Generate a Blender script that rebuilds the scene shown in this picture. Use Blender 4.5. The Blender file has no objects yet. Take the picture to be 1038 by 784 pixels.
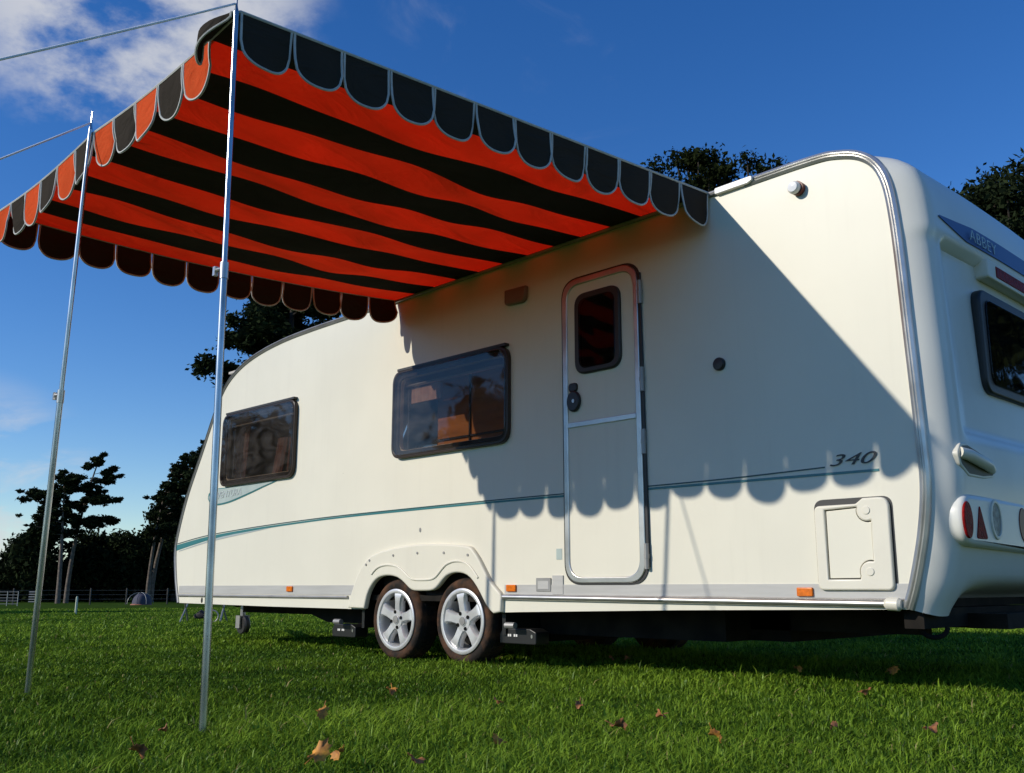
import bpy, bmesh, math, random
import numpy as np
from mathutils import Vector, Matrix
R = math.radians
random.seed(7); rng = np.random.default_rng(11)
sc = bpy.context.scene
COL = sc.collection

# ------------------------------------------------------------------ helpers
def tag(o, label=None, cat=None, group=None, kind=None):
    if label: o['label'] = label
    if cat: o['category'] = cat
    if group: o['group'] = group
    if kind: o['kind'] = kind
    return o

def empty(name, loc=(0, 0, 0)):
    o = bpy.data.objects.new(name, None); COL.objects.link(o)
    o.location = loc; o.empty_display_size = .2
    return o

def link(name, me, mat=None, parent=None, smooth=None):
    """mesh data given in world coordinates -> object; parented things keep world placement"""
    o = bpy.data.objects.new(name, me); COL.objects.link(o)
    if mat:
        for m in (mat if isinstance(mat, (list, tuple)) else [mat]): me.materials.append(m)
    if smooth is not None:
        me.polygons.foreach_set('use_smooth', [True] * len(me.polygons))
        if smooth < 179: me.set_sharp_from_angle(angle=R(smooth))
    if parent is not None:
        o.parent = parent
        o.matrix_parent_inverse = Matrix.Translation(-world_loc(parent))
    return o

def world_loc(o):
    v = Vector(o.location)
    p = o.parent
    if p is not None:
        v = o.matrix_parent_inverse.to_translation() + v + world_loc(p)
    return v

class MB:
    def __init__(s): s.v = []; s.f = []; s.mi = []; s.cur = 0
    def add(s, vs, fs):
        b = len(s.v); s.v += [tuple(p) for p in vs]
        for f in fs: s.f.append([i + b for i in f]); s.mi.append(s.cur)
    def box(s, x0, x1, y0, y1, z0, z1):
        s.add([(x0,y0,z0),(x1,y0,z0),(x1,y1,z0),(x0,y1,z0),(x0,y0,z1),(x1,y0,z1),(x1,y1,z1),(x0,y1,z1)],
              [(0,3,2,1),(4,5,6,7),(0,1,5,4),(1,2,6,5),(2,3,7,6),(3,0,4,7)])
    def tube(s, pts, rad, n=8, caps=True, flat=1.0):
        pts = [Vector(p) for p in pts]
        if not hasattr(rad, '__len__'): rad = [rad] * len(pts)
        rings = []; up = None
        for i, p in enumerate(pts):
            d = (pts[min(i+1, len(pts)-1)] - pts[max(i-1, 0)])
            if d.length < 1e-9: d = Vector((0, 0, 1))
            d.normalize()
            if up is None:
                up = Vector((0, 0, 1)) if abs(d.z) < .9 else Vector((0, 1, 0))
            a = d.cross(up)
            if a.length < 1e-6: a = d.cross(Vector((1, 0, 0)))
            a.normalize(); b = a.cross(d).normalized(); up = b
            rings.append([p + (a * math.cos(2*math.pi*k/n) + b * math.sin(2*math.pi*k/n) * flat) * rad[i] for k in range(n)])
        vs = [q for r in rings for q in r]; fs = []
        for i in range(len(pts)-1):
            for k in range(n):
                fs.append((i*n+k, i*n+(k+1) % n, (i+1)*n+(k+1) % n, (i+1)*n+k))
        if caps:
            fs.append(tuple(reversed(range(n)))); fs.append(tuple(range((len(pts)-1)*n, len(pts)*n)))
        s.add(vs, fs)
    def lathe_y(s, cx, cz, prof, n=40, closed=False):
        """profile of (radius, y) turned about the axis along Y through (cx, cz)"""
        vs = []; m = len(prof)
        for k in range(n):
            a = 2*math.pi*k/n
            for r, y in prof: vs.append((cx + r*math.cos(a), y, cz + r*math.sin(a)))
        fs = []
        for k in range(n):
            k2 = (k+1) % n
            for i in range(m if closed else m-1):
                j = (i+1) % m
                fs.append((k*m+i, k*m+j, k2*m+j, k2*m+i))
        s.add(vs, fs)
    def mesh(s, name):
        me = bpy.data.meshes.new(name); me.from_pydata(s.v, [], s.f)
        if any(s.mi): me.polygons.foreach_set('material_index', s.mi)
        bm = bmesh.new(); bm.from_mesh(me); bmesh.ops.recalc_face_normals(bm, faces=bm.faces); bm.to_mesh(me); bm.free()
        me.update(); return me
    def build(s, name, mat, parent=None, smooth=35):
        return link(name, s.mesh(name), mat, parent, smooth)

def catmull(pts, step=.05, closed=False):
    P = [Vector((p[0], p[1], 0)) for p in pts]; out = []; n = len(P)
    rngi = range(n if closed else n-1)
    for i in rngi:
        p0 = P[(i-1) % n] if (closed or i > 0) else P[0]*2 - P[1]
        p1 = P[i]; p2 = P[(i+1) % n]
        p3 = P[(i+2) % n] if (closed or i+2 < n) else P[-1]*2 - P[-2]
        k = max(1, int((p2-p1).length/step))
        for j in range(k):
            t = j/k
            q = .5*((2*p1) + (p2-p0)*t + (2*p0-5*p1+4*p2-p3)*t*t + (3*p1-p0-3*p2+p3)*t**3)
            out.append((q.x, q.y))
    if not closed: out.append((P[-1].x, P[-1].y))
    return out

def rpoly(pts, r, n=6):
    """polygon with rounded corners"""
    out = []; N = len(pts)
    for i in range(N):
        a = Vector(pts[i-1]); b = Vector(pts[i]); c = Vector(pts[(i+1) % N])
        ri = r[i] if hasattr(r, '__len__') else r
        u = (a-b); v = (c-b); lu, lv = u.length, v.length; u.normalize(); v.normalize()
        ang = u.angle(v); t = min(ri/math.tan(ang/2), lu*.48, lv*.48)
        p, q = b+u*t, b+v*t
        for k in range(n+1):
            w = k/n; e = (p*(1-w)+b*w)*(1-w) + (b*(1-w)+q*w)*w
            out.append((e.x, e.y))
    return out

def rrect(x0, z0, x1, z1, r, n=6): return rpoly([(x0,z0),(x1,z0),(x1,z1),(x0,z1)], r, n)
def ellipse(cx, cz, a, b, n=28): return [(cx+a*math.cos(2*math.pi*k/n), cz+b*math.sin(2*math.pi*k/n)) for k in range(n)]

SIDE = Matrix(((1,0,0,0),(0,0,-1,0),(0,1,0,0),(0,0,0,1)))     # plate lies in X-Z, faces -Y
REAR = Matrix(((0,0,1,0),(1,0,0,0),(0,1,0,0),(0,0,0,1)))      # plate lies in Y-Z, faces +X
def curve_mesh(cu, M):
    o = bpy.data.objects.new('tmp', cu); COL.objects.link(o)
    dg = bpy.context.evaluated_depsgraph_get(); dg.update()
    me = bpy.data.meshes.new_from_object(o.evaluated_get(dg))
    bpy.data.objects.remove(o); bpy.data.curves.remove(cu)
    me.transform(M); me.materials.clear(); return me
def plate(name, loops, front, thick, mat, parent=None, bevel=.0, M=SIDE, smooth=40):
    """flat plate with holes; its outer face sits at distance `front` along the outward normal from the origin plane"""
    cu = bpy.data.curves.new(name, 'CURVE'); cu.dimensions = '2D'; cu.fill_mode = 'BOTH'
    for lp in loops:
        sp = cu.splines.new('POLY'); sp.points.add(len(lp)-1)
        for q, (a, b) in zip(sp.points, lp): q.co = (a, b, 0, 1)
        sp.use_cyclic_u = True
    cu.extrude = max(thick/2 - bevel, 1e-4); cu.bevel_depth = bevel; cu.bevel_resolution = 2 if bevel else 0
    if bevel: cu.offset = -bevel
    me = curve_mesh(cu, M @ Matrix.Translation((0, 0, front - thick/2)))
    return link(name, me, mat, parent, smooth)
def S(d): return -YW + d            # outward offset d from side wall plane (faces -Y)
def text(name, body, size, M, mat, parent, extrude=.0012, shear=0., sx=1., spacing=1., offset=0.):
    cu = bpy.data.curves.new(name, 'FONT'); cu.body = body; cu.size = size; cu.extrude = extrude; cu.shear = shear
    cu.space_character = spacing; cu.offset = offset
    me = curve_mesh(cu, M @ Matrix.Diagonal((sx, 1, 1, 1)))
    return link(name, me, mat, parent)

# ------------------------------------------------------------------ materials
def srgb(r, g, b):
    f = lambda c: ((c/255+.055)/1.055)**2.4 if c > 10 else c/255/12.92
    return (f(r), f(g), f(b), 1)
def mat(name, col, rough=.5, metal=0., spec=.5, noise=0., nscale=8., bump=0., bscale=60., col2=None, coat=0., stretch=None, ramp=(.35, .65)):
    m = bpy.data.materials.new(name); m.use_nodes = True
    nt = m.node_tree; b = nt.nodes['Principled BSDF']
    c = tuple(col[:3]) + (1,)
    b.inputs['Base Color'].default_value = c
    b.inputs['Roughness'].default_value = rough; b.inputs['Metallic'].default_value = metal
    b.inputs['Specular IOR Level'].default_value = spec
    if coat: b.inputs['Coat Weight'].default_value = coat; b.inputs['Coat Roughness'].default_value = .08
    tc = nt.nodes.new('ShaderNodeTexCoord'); src = tc.outputs['Object']
    if stretch:
        mp = nt.nodes.new('ShaderNodeMapping'); mp.inputs['Scale'].default_value = stretch
        nt.links.new(src, mp.inputs[0]); src = mp.outputs[0]
    if noise or col2:
        n = nt.nodes.new('ShaderNodeTexNoise'); n.inputs['Scale'].default_value = nscale; n.inputs['Detail'].default_value = 6
        nt.links.new(src, n.inputs['Vector'])
        r = nt.nodes.new('ShaderNodeMapRange'); r.inputs['From Min'].default_value = ramp[0]; r.inputs['From Max'].default_value = ramp[1]
        nt.links.new(n.outputs['Fac'], r.inputs['Value'])
        mx = nt.nodes.new('ShaderNodeMix'); mx.data_type = 'RGBA'
        c2 = tuple(col2[:3])+(1,) if col2 else tuple(x*(1-noise) for x in c[:3])+(1,)
        mx.inputs['A'].default_value = c; mx.inputs['B'].default_value = c2
        nt.links.new(r.outputs[0], mx.inputs['Factor']); nt.links.new(mx.outputs['Result'], b.inputs['Base Color'])
    if bump:
        n2 = nt.nodes.new('ShaderNodeTexNoise'); n2.inputs['Scale'].default_value = bscale; n2.inputs['Detail'].default_value = 4
        nt.links.new(src, n2.inputs['Vector'])
        bp = nt.nodes.new('ShaderNodeBump'); bp.inputs['Strength'].default_value = bump; bp.inputs['Distance'].default_value = .01
        nt.links.new(n2.outputs['Fac'], bp.inputs['Height']); nt.links.new(bp.outputs[0], b.inputs['Normal'])
    return m

def cloth(name, col, trans, tf, col2=None):
    m = bpy.data.materials.new(name); m.use_nodes = True; nt = m.node_tree; N = nt.nodes; Lk = nt.links
    N.remove(N['Principled BSDF']); out = N['Material Output']
    d = N.new('ShaderNodeBsdfDiffuse'); t = N.new('ShaderNodeBsdfTranslucent'); mx = N.new('ShaderNodeMixShader')
    mx.inputs[0].default_value = tf
    tc = N.new('ShaderNodeTexCoord'); n = N.new('ShaderNodeTexNoise'); n.inputs['Scale'].default_value = 5.; n.inputs['Detail'].default_value = 8
    Lk.new(tc.outputs['Object'], n.inputs['Vector'])
    for sh, c in ((d, col), (t, trans)):
        cm = N.new('ShaderNodeMix'); cm.data_type = 'RGBA'
        cm.inputs['A'].default_value = tuple(c[:3])+(1,); cm.inputs['B'].default_value = tuple(x*.72 for x in c[:3])+(1,)
        Lk.new(n.outputs['Fac'], cm.inputs['Factor']); Lk.new(cm.outputs['Result'], sh.inputs['Color'])
    w = N.new('ShaderNodeTexNoise'); w.inputs['Scale'].default_value = 7.; w.inputs['Detail'].default_value = 5; w.inputs['Distortion'].default_value = 1.1
    mp = N.new('ShaderNodeMapping'); mp.inputs['Scale'].default_value = (1, .35, 1)
    Lk.new(tc.outputs['Object'], mp.inputs[0]); Lk.new(mp.outputs[0], w.inputs['Vector'])
    bp = N.new('ShaderNodeBump'); bp.inputs['Strength'].default_value = .75; bp.inputs['Distance'].default_value = .025
    Lk.new(w.outputs['Fac'], bp.inputs['Height']); Lk.new(bp.outputs[0], d.inputs['Normal']); Lk.new(bp.outputs[0], t.inputs['Normal'])
    Lk.new(d.outputs[0], mx.inputs[1]); Lk.new(t.outputs[0], mx.inputs[2]); Lk.new(mx.outputs[0], out.inputs['Surface'])
    return m

def glass(name, tint, bump=.12, dust=.05, refl=.03):
    m = bpy.data.materials.new(name); m.use_nodes = True; nt = m.node_tree; N = nt.nodes; Lk = nt.links
    N.remove(N['Principled BSDF']); out = N['Material Output']
    t = N.new('ShaderNodeBsdfTransparent'); t.inputs[0].default_value = tuple(tint)+(1,)
    g = N.new('ShaderNodeBsdfGlossy'); g.inputs['Roughness'].default_value = .03; g.inputs['Color'].default_value = (.95, .95, .95, 1)
    fr = N.new('ShaderNodeLayerWeight'); fr.inputs['Blend'].default_value = .5
    pw = N.new('ShaderNodeMath'); pw.operation = 'POWER'; pw.inputs[1].default_value = 5
    Lk.new(fr.outputs['Facing'], pw.inputs[0])
    ad = N.new('ShaderNodeMath'); ad.operation = 'MULTIPLY_ADD'; ad.inputs[1].default_value = .9; ad.inputs[2].default_value = refl
    Lk.new(pw.outputs[0], ad.inputs[0])
    mx = N.new('ShaderNodeMixShader'); Lk.new(ad.outputs[0], mx.inputs[0])
    tc = N.new('ShaderNodeTexCoord'); n = N.new('ShaderNodeTexNoise'); n.inputs['Scale'].default_value = 2.6; n.inputs['Detail'].default_value = 1
    n.inputs['Distortion'].default_value = 1.
    Lk.new(tc.outputs['Object'], n.inputs['Vector'])
    bp = N.new('ShaderNodeBump'); bp.inputs['Strength'].default_value = bump; bp.inputs['Distance'].default_value = .06
    Lk.new(n.outputs['Fac'], bp.inputs['Height']); Lk.new(bp.outputs[0], g.inputs['Normal'])
    df = N.new('ShaderNodeBsdfDiffuse'); df.inputs[0].default_value = (.62, .58, .55, 1)
    n2 = N.new('ShaderNodeTexNoise'); n2.inputs['Scale'].default_value = 3.; n2.inputs['Detail'].default_value = 7; n2.inputs['Distortion'].default_value = 1.5
    mp = N.new('ShaderNodeMapping'); mp.inputs['Scale'].default_value = (1, 1, 2.4); mp.inputs['Rotation'].default_value = (0, .5, 0)
    Lk.new(tc.outputs['Object'], mp.inputs[0]); Lk.new(mp.outputs[0], n2.inputs['Vector'])
    mr = N.new('ShaderNodeMapRange'); mr.inputs['From Min'].default_value = .35; mr.inputs['From Max'].default_value = .7; mr.inputs['To Min'].default_value = dust*.12; mr.inputs['To Max'].default_value = dust
    Lk.new(n2.outputs['Fac'], mr.inputs['Value'])
    m0 = N.new('ShaderNodeMixShader'); Lk.new(mr.outputs[0], m0.inputs[0]); Lk.new(t.outputs[0], m0.inputs[1]); Lk.new(df.outputs[0], m0.inputs[2])
    Lk.new(m0.outputs[0], mx.inputs[1]); Lk.new(g.outputs[0], mx.inputs[2]); Lk.new(mx.outputs[0], out.inputs['Surface'])
    return m

M = {}
M['cream'] = mat('cream_paint', (.775, .74, .615), .38, spec=.22, noise=.05, nscale=1.7, bump=.012, bscale=2.5)
def weathered(m, amount=.10):
    nt = m.node_tree; b = nt.nodes['Principled BSDF']; lk = b.inputs['Base Color'].links[0]; src = lk.from_socket
    tc = nt.nodes.new('ShaderNodeTexCoord'); mp = nt.nodes.new('ShaderNodeMapping'); mp.inputs['Scale'].default_value = (9, 9, .55)
    n = nt.nodes.new('ShaderNodeTexNoise'); n.inputs['Scale'].default_value = 1.6; n.inputs['Detail'].default_value = 8; n.inputs['Roughness'].default_value = .65
    nt.links.new(tc.outputs['Object'], mp.inputs[0]); nt.links.new(mp.outputs[0], n.inputs['Vector'])
    r = nt.nodes.new('ShaderNodeMapRange'); r.inputs['From Min'].default_value = .54; r.inputs['From Max'].default_value = .78; r.inputs['To Max'].default_value = amount
    nt.links.new(n.outputs['Fac'], r.inputs['Value'])
    v = nt.nodes.new('ShaderNodeTexVoronoi'); v.inputs['Scale'].default_value = 3.1; nt.links.new(tc.outputs['Object'], v.inputs['Vector'])
    r2 = nt.nodes.new('ShaderNodeMapRange'); r2.inputs['From Min'].default_value = .02; r2.inputs['From Max'].default_value = .012; r2.inputs['To Max'].default_value = .55
    nt.links.new(v.outputs['Distance'], r2.inputs['Value'])
    ad = nt.nodes.new('ShaderNodeMath'); ad.operation = 'MAXIMUM'; nt.links.new(r.outputs[0], ad.inputs[0]); nt.links.new(r2.outputs[0], ad.inputs[1])
    mx = nt.nodes.new('ShaderNodeMix'); mx.data_type = 'RGBA'; mx.inputs['B'].default_value = (.30, .26, .19, 1)
    nt.links.new(ad.outputs[0], mx.inputs['Factor']); nt.links.new(src, mx.inputs['A']); nt.links.new(mx.outputs['Result'], b.inputs['Base Color'])
weathered(M['cream'], .07)
M['white'] = mat('white_moulding', (.76, .745, .67), .3, noise=.06, nscale=3, bump=.01, bscale=4)
M['hatch'] = mat('ivory_plastic', (.74, .70, .58), .4, noise=.04)
M['grey_band'] = mat('pale_grey_skirt_band', (.50, .49, .46), .4, noise=.12, nscale=3, stretch=(1, 1, 12))
M['alu'] = mat('dull_aluminium', (.62, .61, .58), .32, metal=.85, noise=.25, nscale=6)
M['alu_dark'] = mat('grey_moulding', (.36, .35, .33), .4, metal=.4, noise=.2)
M['pole'] = mat('galvanised_steel', (.56, .60, .62), .26, metal=1., noise=.45, nscale=14, stretch=(1, 1, .3))
M['rubber'] = mat('black_rubber', (.02, .019, .018), .45)
M['frame_brown'] = mat('smoked_window_edge', (.045, .032, .024), .3, spec=.3)
M['black'] = mat('black_plastic', (.012, .012, .012), .4)
M['chassis'] = mat('dirty_black_steel', (.009, .008, .007), .85, spec=.15, col2=(.022, .018, .014), nscale=7)
M['teal'] = mat('teal_vinyl', (.035, .19, .20), .35)
M['teal_dark'] = mat('dark_teal_vinyl', (.015, .07, .075), .35)
M['grey_vinyl'] = mat('silver_grey_vinyl', (.42, .47, .46), .35)
M['badge'] = mat('badge_silver_green', (.50, .58, .54), .3, metal=.1, noise=.15, nscale=5)
M['badge_letter'] = mat('badge_letter_silver', (.66, .70, .68), .3, metal=.3)
M['navy'] = mat('navy_vinyl', (.025, .045, .17), .35)
M['ink'] = mat('black_lettering', (.012, .014, .016), .4)
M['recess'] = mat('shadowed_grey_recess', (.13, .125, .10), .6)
M['amber'] = mat('amber_lens', (.85, .19, .01), .2, noise=.3, nscale=60)
M['red_lens'] = mat('red_lens', (.30, .010, .010), .4, spec=.03, bump=.6, bscale=90, noise=.5, nscale=40)
M['clear_lens'] = mat('clear_lens', (.40, .40, .34), .3, spec=.1, bump=.6, bscale=90, noise=.5, nscale=40)
M['lamp_white'] = mat('lamp_white_lens', (.82, .80, .76), .15, coat=.5)
M['lamp_red'] = mat('lamp_brown_base', (.16, .05, .035), .35, spec=.15)
M['smoke_lens'] = mat('smoked_cover', (.22, .13, .09), .35)
M['rim'] = mat('silver_alloy', (.74, .74, .73), .32, metal=.45, noise=.15, nscale=9)
M['rim_dark'] = mat('dark_wheel_inner', (.008, .008, .008), .8, spec=.1)
M['tyre'] = mat('muddy_tyre', (.022, .018, .015), .85, spec=.2, col2=(.10, .048, .025), nscale=9, bump=.5, bscale=35, ramp=(.44, .66))
M['tyre_side'] = mat('dusty_tyre_sidewall', (.055, .040, .030), .8, col2=(.12, .06, .032), nscale=5, ramp=(.4, .62))
M['wood'] = mat('cherry_wood_furniture', (.62, .25, .06), .4, noise=.35, nscale=3, stretch=(1, 1, 6))
M['curtain'] = mat('pink_cream_curtain', (.62, .42, .34), .9, noise=.3, nscale=9, stretch=(6, 6, .6))
M['interior'] = mat('interior_lining', (.50, .46, .41), .8)
M['upholstery'] = mat('dark_upholstery', (.035, .03, .03), .9)
M['piping'] = mat('grey_white_binding', (.55, .55, .52), .8, noise=.15, nscale=30)
M['orange_cloth'] = cloth('orange_canvas', (.95, .17, .055), (.98, .012, .003), .48)
M['black_cloth'] = cloth('black_canvas', (.048, .041, .034), (.012, .008, .005), .01)
M['rope'] = mat('pale_guy_rope', (.86, .86, .84), .9)
M['glass'] = glass('tinted_acrylic', (.72, .67, .63), .03)
M['glass_dark'] = glass('dark_acrylic', (.30, .27, .27), .05, .012, .018)
M['bark'] = mat('grey_brown_bark', (.17, .135, .105), .9, noise=.5, nscale=4, bump=.5, bscale=8)
M['bark_dark'] = mat('dark_bark', (.05, .04, .03), .9, noise=.5, nscale=4, bump=.5, bscale=8)

def foliage(name, c1, c2, tr=.25):
    m = bpy.data.materials.new(name); m.use_nodes = True; nt = m.node_tree; N = nt.nodes; Lk = nt.links
    N.remove(N['Principled BSDF']); out = N['Material Output']
    at = N.new('ShaderNodeAttribute'); at.attribute_name = 'tint'
    cm = N.new('ShaderNodeMix'); cm.data_type = 'RGBA'
    cm.inputs['A'].default_value = tuple(c1)+(1,); cm.inputs['B'].default_value = tuple(c2)+(1,)
    Lk.new(at.outputs['Fac'], cm.inputs['Factor'])
    d = N.new('ShaderNodeBsdfDiffuse'); t = N.new('ShaderNodeBsdfTranslucent'); mx = N.new('ShaderNodeMixShader'); mx.inputs[0].default_value = tr
    Lk.new(cm.outputs['Result'], d.inputs[0]); Lk.new(cm.outputs['Result'], t.inputs[0])
    Lk.new(d.outputs[0], mx.inputs[1]); Lk.new(t.outputs[0], mx.inputs[2]); Lk.new(mx.outputs[0], out.inputs['Surface'])
    return m
M['pine'] = foliage('pine_needles', (.012, .018, .009), (.030, .042, .018), .1)
M['oak'] = foliage('oak_leaves', (.010, .015, .006), (.028, .036, .012), .15)

def grass_mat():
    m = bpy.data.materials.new('grass_blades'); m.use_nodes = True; nt = m.node_tree; N = nt.nodes; Lk = nt.links
    N.remove(N['Principled BSDF']); out = N['Material Output']
    at = N.new('ShaderNodeAttribute'); at.attribute_name = 'tint'
    cr = N.new('ShaderNodeValToRGB'); e = cr.color_ramp.elements
    e[0].position = 0; e[0].color = (.034, .088, .007, 1); e[1].position = .93; e[1].color = (.25, .38, .034, 1)
    k = e.new(.5); k.color = (.135, .232, .017, 1); k = e.new(.97); k.color = (.36, .30, .11, 1)
    Lk.new(at.outputs['Fac'], cr.inputs[0])
    d = N.new('ShaderNodeBsdfDiffuse'); t = N.new('ShaderNodeBsdfTranslucent'); mx = N.new('ShaderNodeMixShader'); mx.inputs[0].default_value = .24
    g = N.new('ShaderNodeBsdfGlossy'); g.inputs['Roughness'].default_value = .42; g.inputs['Color'].default_value = (.8, .9, .8, 1)
    m2 = N.new('ShaderNodeMixShader'); m2.inputs[0].default_value = .012
    Lk.new(cr.outputs[0], d.inputs[0]); Lk.new(cr.outputs[0], t.inputs[0])
    Lk.new(d.outputs[0], mx.inputs[1]); Lk.new(t.outputs[0], mx.inputs[2])
    Lk.new(mx.outputs[0], m2.inputs[1]); Lk.new(g.outputs[0], m2.inputs[2]); Lk.new(m2.outputs[0], out.inputs['Surface'])
    return m
M['grass'] = grass_mat()
M['soil'] = mat('turf_ground', (.022, .045, .008), .95, spec=0., col2=(.05, .095, .016), nscale=1.4, bump=.6, bscale=30)
M['leaf'] = mat('dry_orange_leaf', (.66, .29, .03), .7, col2=(.26, .10, .03), nscale=40)
M['leaf_dark'] = mat('dry_brown_leaf', (.38, .14, .04), .7, col2=(.10, .045, .022), nscale=40)
M['tent'] = mat('blue_grey_tent_fabric', (.05, .05, .075), .8)
M['tent_orange'] = mat('rust_tent_trim', (.28, .10, .05), .7)
M['metal_far'] = mat('galvanised_hurdle', (.26, .27, .26), .5, metal=.3)
M['post_wood'] = mat('weathered_fence_post', (.06, .055, .045), .9)
M['peg_white'] = mat('pale_marker_post', (.50, .55, .42), .7)

# ------------------------------------------------------------------ camera
cam_d = bpy.data.cameras.new('camera'); cam = bpy.data.objects.new('camera', cam_d); COL.objects.link(cam)
cam_d.sensor_width = 36.; cam_d.lens = 993.46/1038*36; cam_d.clip_end = 5000; cam_d.clip_start = .05
yaw, pitch, roll = R(45.372), R(11.599), R(-.065)
F = Vector((-math.sin(yaw)*math.cos(pitch), math.cos(yaw)*math.cos(pitch), math.sin(pitch)))
Rt = Vector((math.cos(yaw), math.sin(yaw), 0)); Up = Rt.cross(F)
cam.matrix_world = Matrix(((Rt.x, Up.x, -F.x, 0), (Rt.y, Up.y, -F.y, 0), (Rt.z, Up.z, -F.z, .49), (0, 0, 0, 1)))
sc.camera = cam

# ------------------------------------------------------------------ light and sky
sd = Vector((.53, 1, -.57)).normalized()               # the way sunlight travels
sun_d = bpy.data.lights.new('sun', 'SUN'); sun = bpy.data.objects.new('sun', sun_d); COL.objects.link(sun)
sun_d.energy = 3.75; sun_d.angle = R(.53); sun_d.color = (1., .935, .82)
sun.rotation_euler = sd.to_track_quat('-Z', 'Y').to_euler()
w = bpy.data.worlds.new('World'); sc.world = w; w.use_nodes = True
nt = w.node_tree; N = nt.nodes; Lk = nt.links; bg = N['Background']
sky = N.new('ShaderNodeTexSky'); sky.sky_type = 'NISHITA'; sky.sun_disc = False
sky.sun_elevation = math.asin(-sd.z); sky.sun_rotation = math.atan2(-sd.x, -sd.y)
sky.air_density = 1.0; sky.dust_density = .0; sky.ozone_density = 4.0; sky.altitude = 100
hsv = N.new('ShaderNodeHueSaturation'); hsv.inputs['Saturation'].default_value = 1.27; hsv.inputs['Hue'].default_value = .512; hsv.inputs['Value'].default_value = 1.
Lk.new(sky.outputs[0], hsv.inputs['Color'])
tc = N.new('ShaderNodeTexCoord')
def vdot(v, lo, hi):
    d = N.new('ShaderNodeVectorMath'); d.operation = 'DOT_PRODUCT'; d.inputs[1].default_value = Vector(v).normalized()
    Lk.new(tc.outputs['Generated'], d.inputs[0])
    mr = N.new('ShaderNodeMapRange'); mr.interpolation_type = 'SMOOTHSTEP'; mr.inputs['From Min'].default_value = lo; mr.inputs['From Max'].default_value = hi
    Lk.new(d.outputs['Value'], mr.inputs['Value']); return mr.outputs[0]
def math_n(op, a, b=None):
    n = N.new('ShaderNodeMath'); n.operation = op
    for i, q in enumerate((a, b)):
        if q is None: continue
        if isinstance(q, (int, float)): n.inputs[i].default_value = q
        else: Lk.new(q, n.inputs[i])
    return n.outputs[0]
def cloudnoise(scale, off, lo, hi, dist=.6, stretch=(1, 1, 1.7)):
    mp = N.new('ShaderNodeMapping'); mp.inputs['Location'].default_value = off; mp.inputs['Scale'].default_value = stretch
    Lk.new(tc.outputs['Generated'], mp.inputs[0])
    n = N.new('ShaderNodeTexNoise'); n.inputs['Scale'].default_value = scale; n.inputs['Detail'].default_value = 9; n.inputs['Roughness'].default_value = .58
    n.inputs['Distortion'].default_value = dist
    Lk.new(mp.outputs[0], n.inputs['Vector'])
    mr = N.new('ShaderNodeMapRange'); mr.interpolation_type = 'SMOOTHSTEP'; mr.inputs['From Min'].default_value = lo; mr.inputs['From Max'].default_value = hi
    Lk.new(n.outputs['Fac'], mr.inputs['Value']); return mr.outputs[0]
CLOUD_A = (-.788, .307, .533); CLOUD_B = (-.962, .262, .06); CLOUD_C = (-.70, .60, .46)
a = math_n('MULTIPLY', vdot(CLOUD_A, .982, .996), cloudnoise(7., (.35, .1, .25), .41, .60, .0))
b = math_n('MULTIPLY', vdot(CLOUD_B, .990, .9995), cloudnoise(6., (1.3, .6, .2), .44, .66, stretch=(1, 1, 3)))
c = math_n('MULTIPLY', vdot(CLOUD_C, .975, .999), math_n('MULTIPLY', cloudnoise(9., (2.3, .1, .9), .5, .8), .22))
cl = math_n('MINIMUM', math_n('MULTIPLY', math_n('ADD', math_n('ADD', a, b), c), .85), .9)
mx = N.new('ShaderNodeMix'); mx.data_type = 'RGBA'; mx.inputs['B'].default_value = (4.6, 4.7, 4.95, 1)
Lk.new(cl, mx.inputs['Factor']); Lk.new(hsv.outputs[0], mx.inputs['A']); Lk.new(mx.outputs['Result'], bg.inputs['Color'])
bg.inputs['Strength'].default_value = .14
sc.view_settings.view_transform = 'Standard'; sc.view_settings.look = 'None'; sc.view_settings.exposure = 0; sc.view_settings.gamma = 1

# ------------------------------------------------------------------ ground
def gz(x, y):
    r = math.hypot(x, y); t = max(0., r-14)
    return -.0122*min(t, 96) if r < 110 else -.0122*96
def build_ground():
    rs = [0, 1, 2, 3, 4, 6, 8, 10, 12, 14, 16, 18, 20, 24, 28, 34, 42, 52, 64, 78, 94, 110, 140, 200, 400, 900, 2500]
    n = 72; vs = [(0, 0, 0)]; fs = []
    for r in rs[1:]:
        for k in range(n):
            a = 2*math.pi*k/n; x, y = r*math.cos(a), r*math.sin(a); vs.append((x, y, gz(x, y)))
    for k in range(n): fs.append((0, 1+k, 1+(k+1) % n))
    for i in range(len(rs)-2):
        for k in range(n):
            a, b = 1+i*n, 1+(i+1)*n; fs.append((a+k, b+k, b+(k+1) % n, a+(k+1) % n))
    mb = MB(); mb.add(vs, fs); o = mb.build('ground', M['soil'], smooth=180); tag(o, kind='structure')
build_ground()

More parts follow.
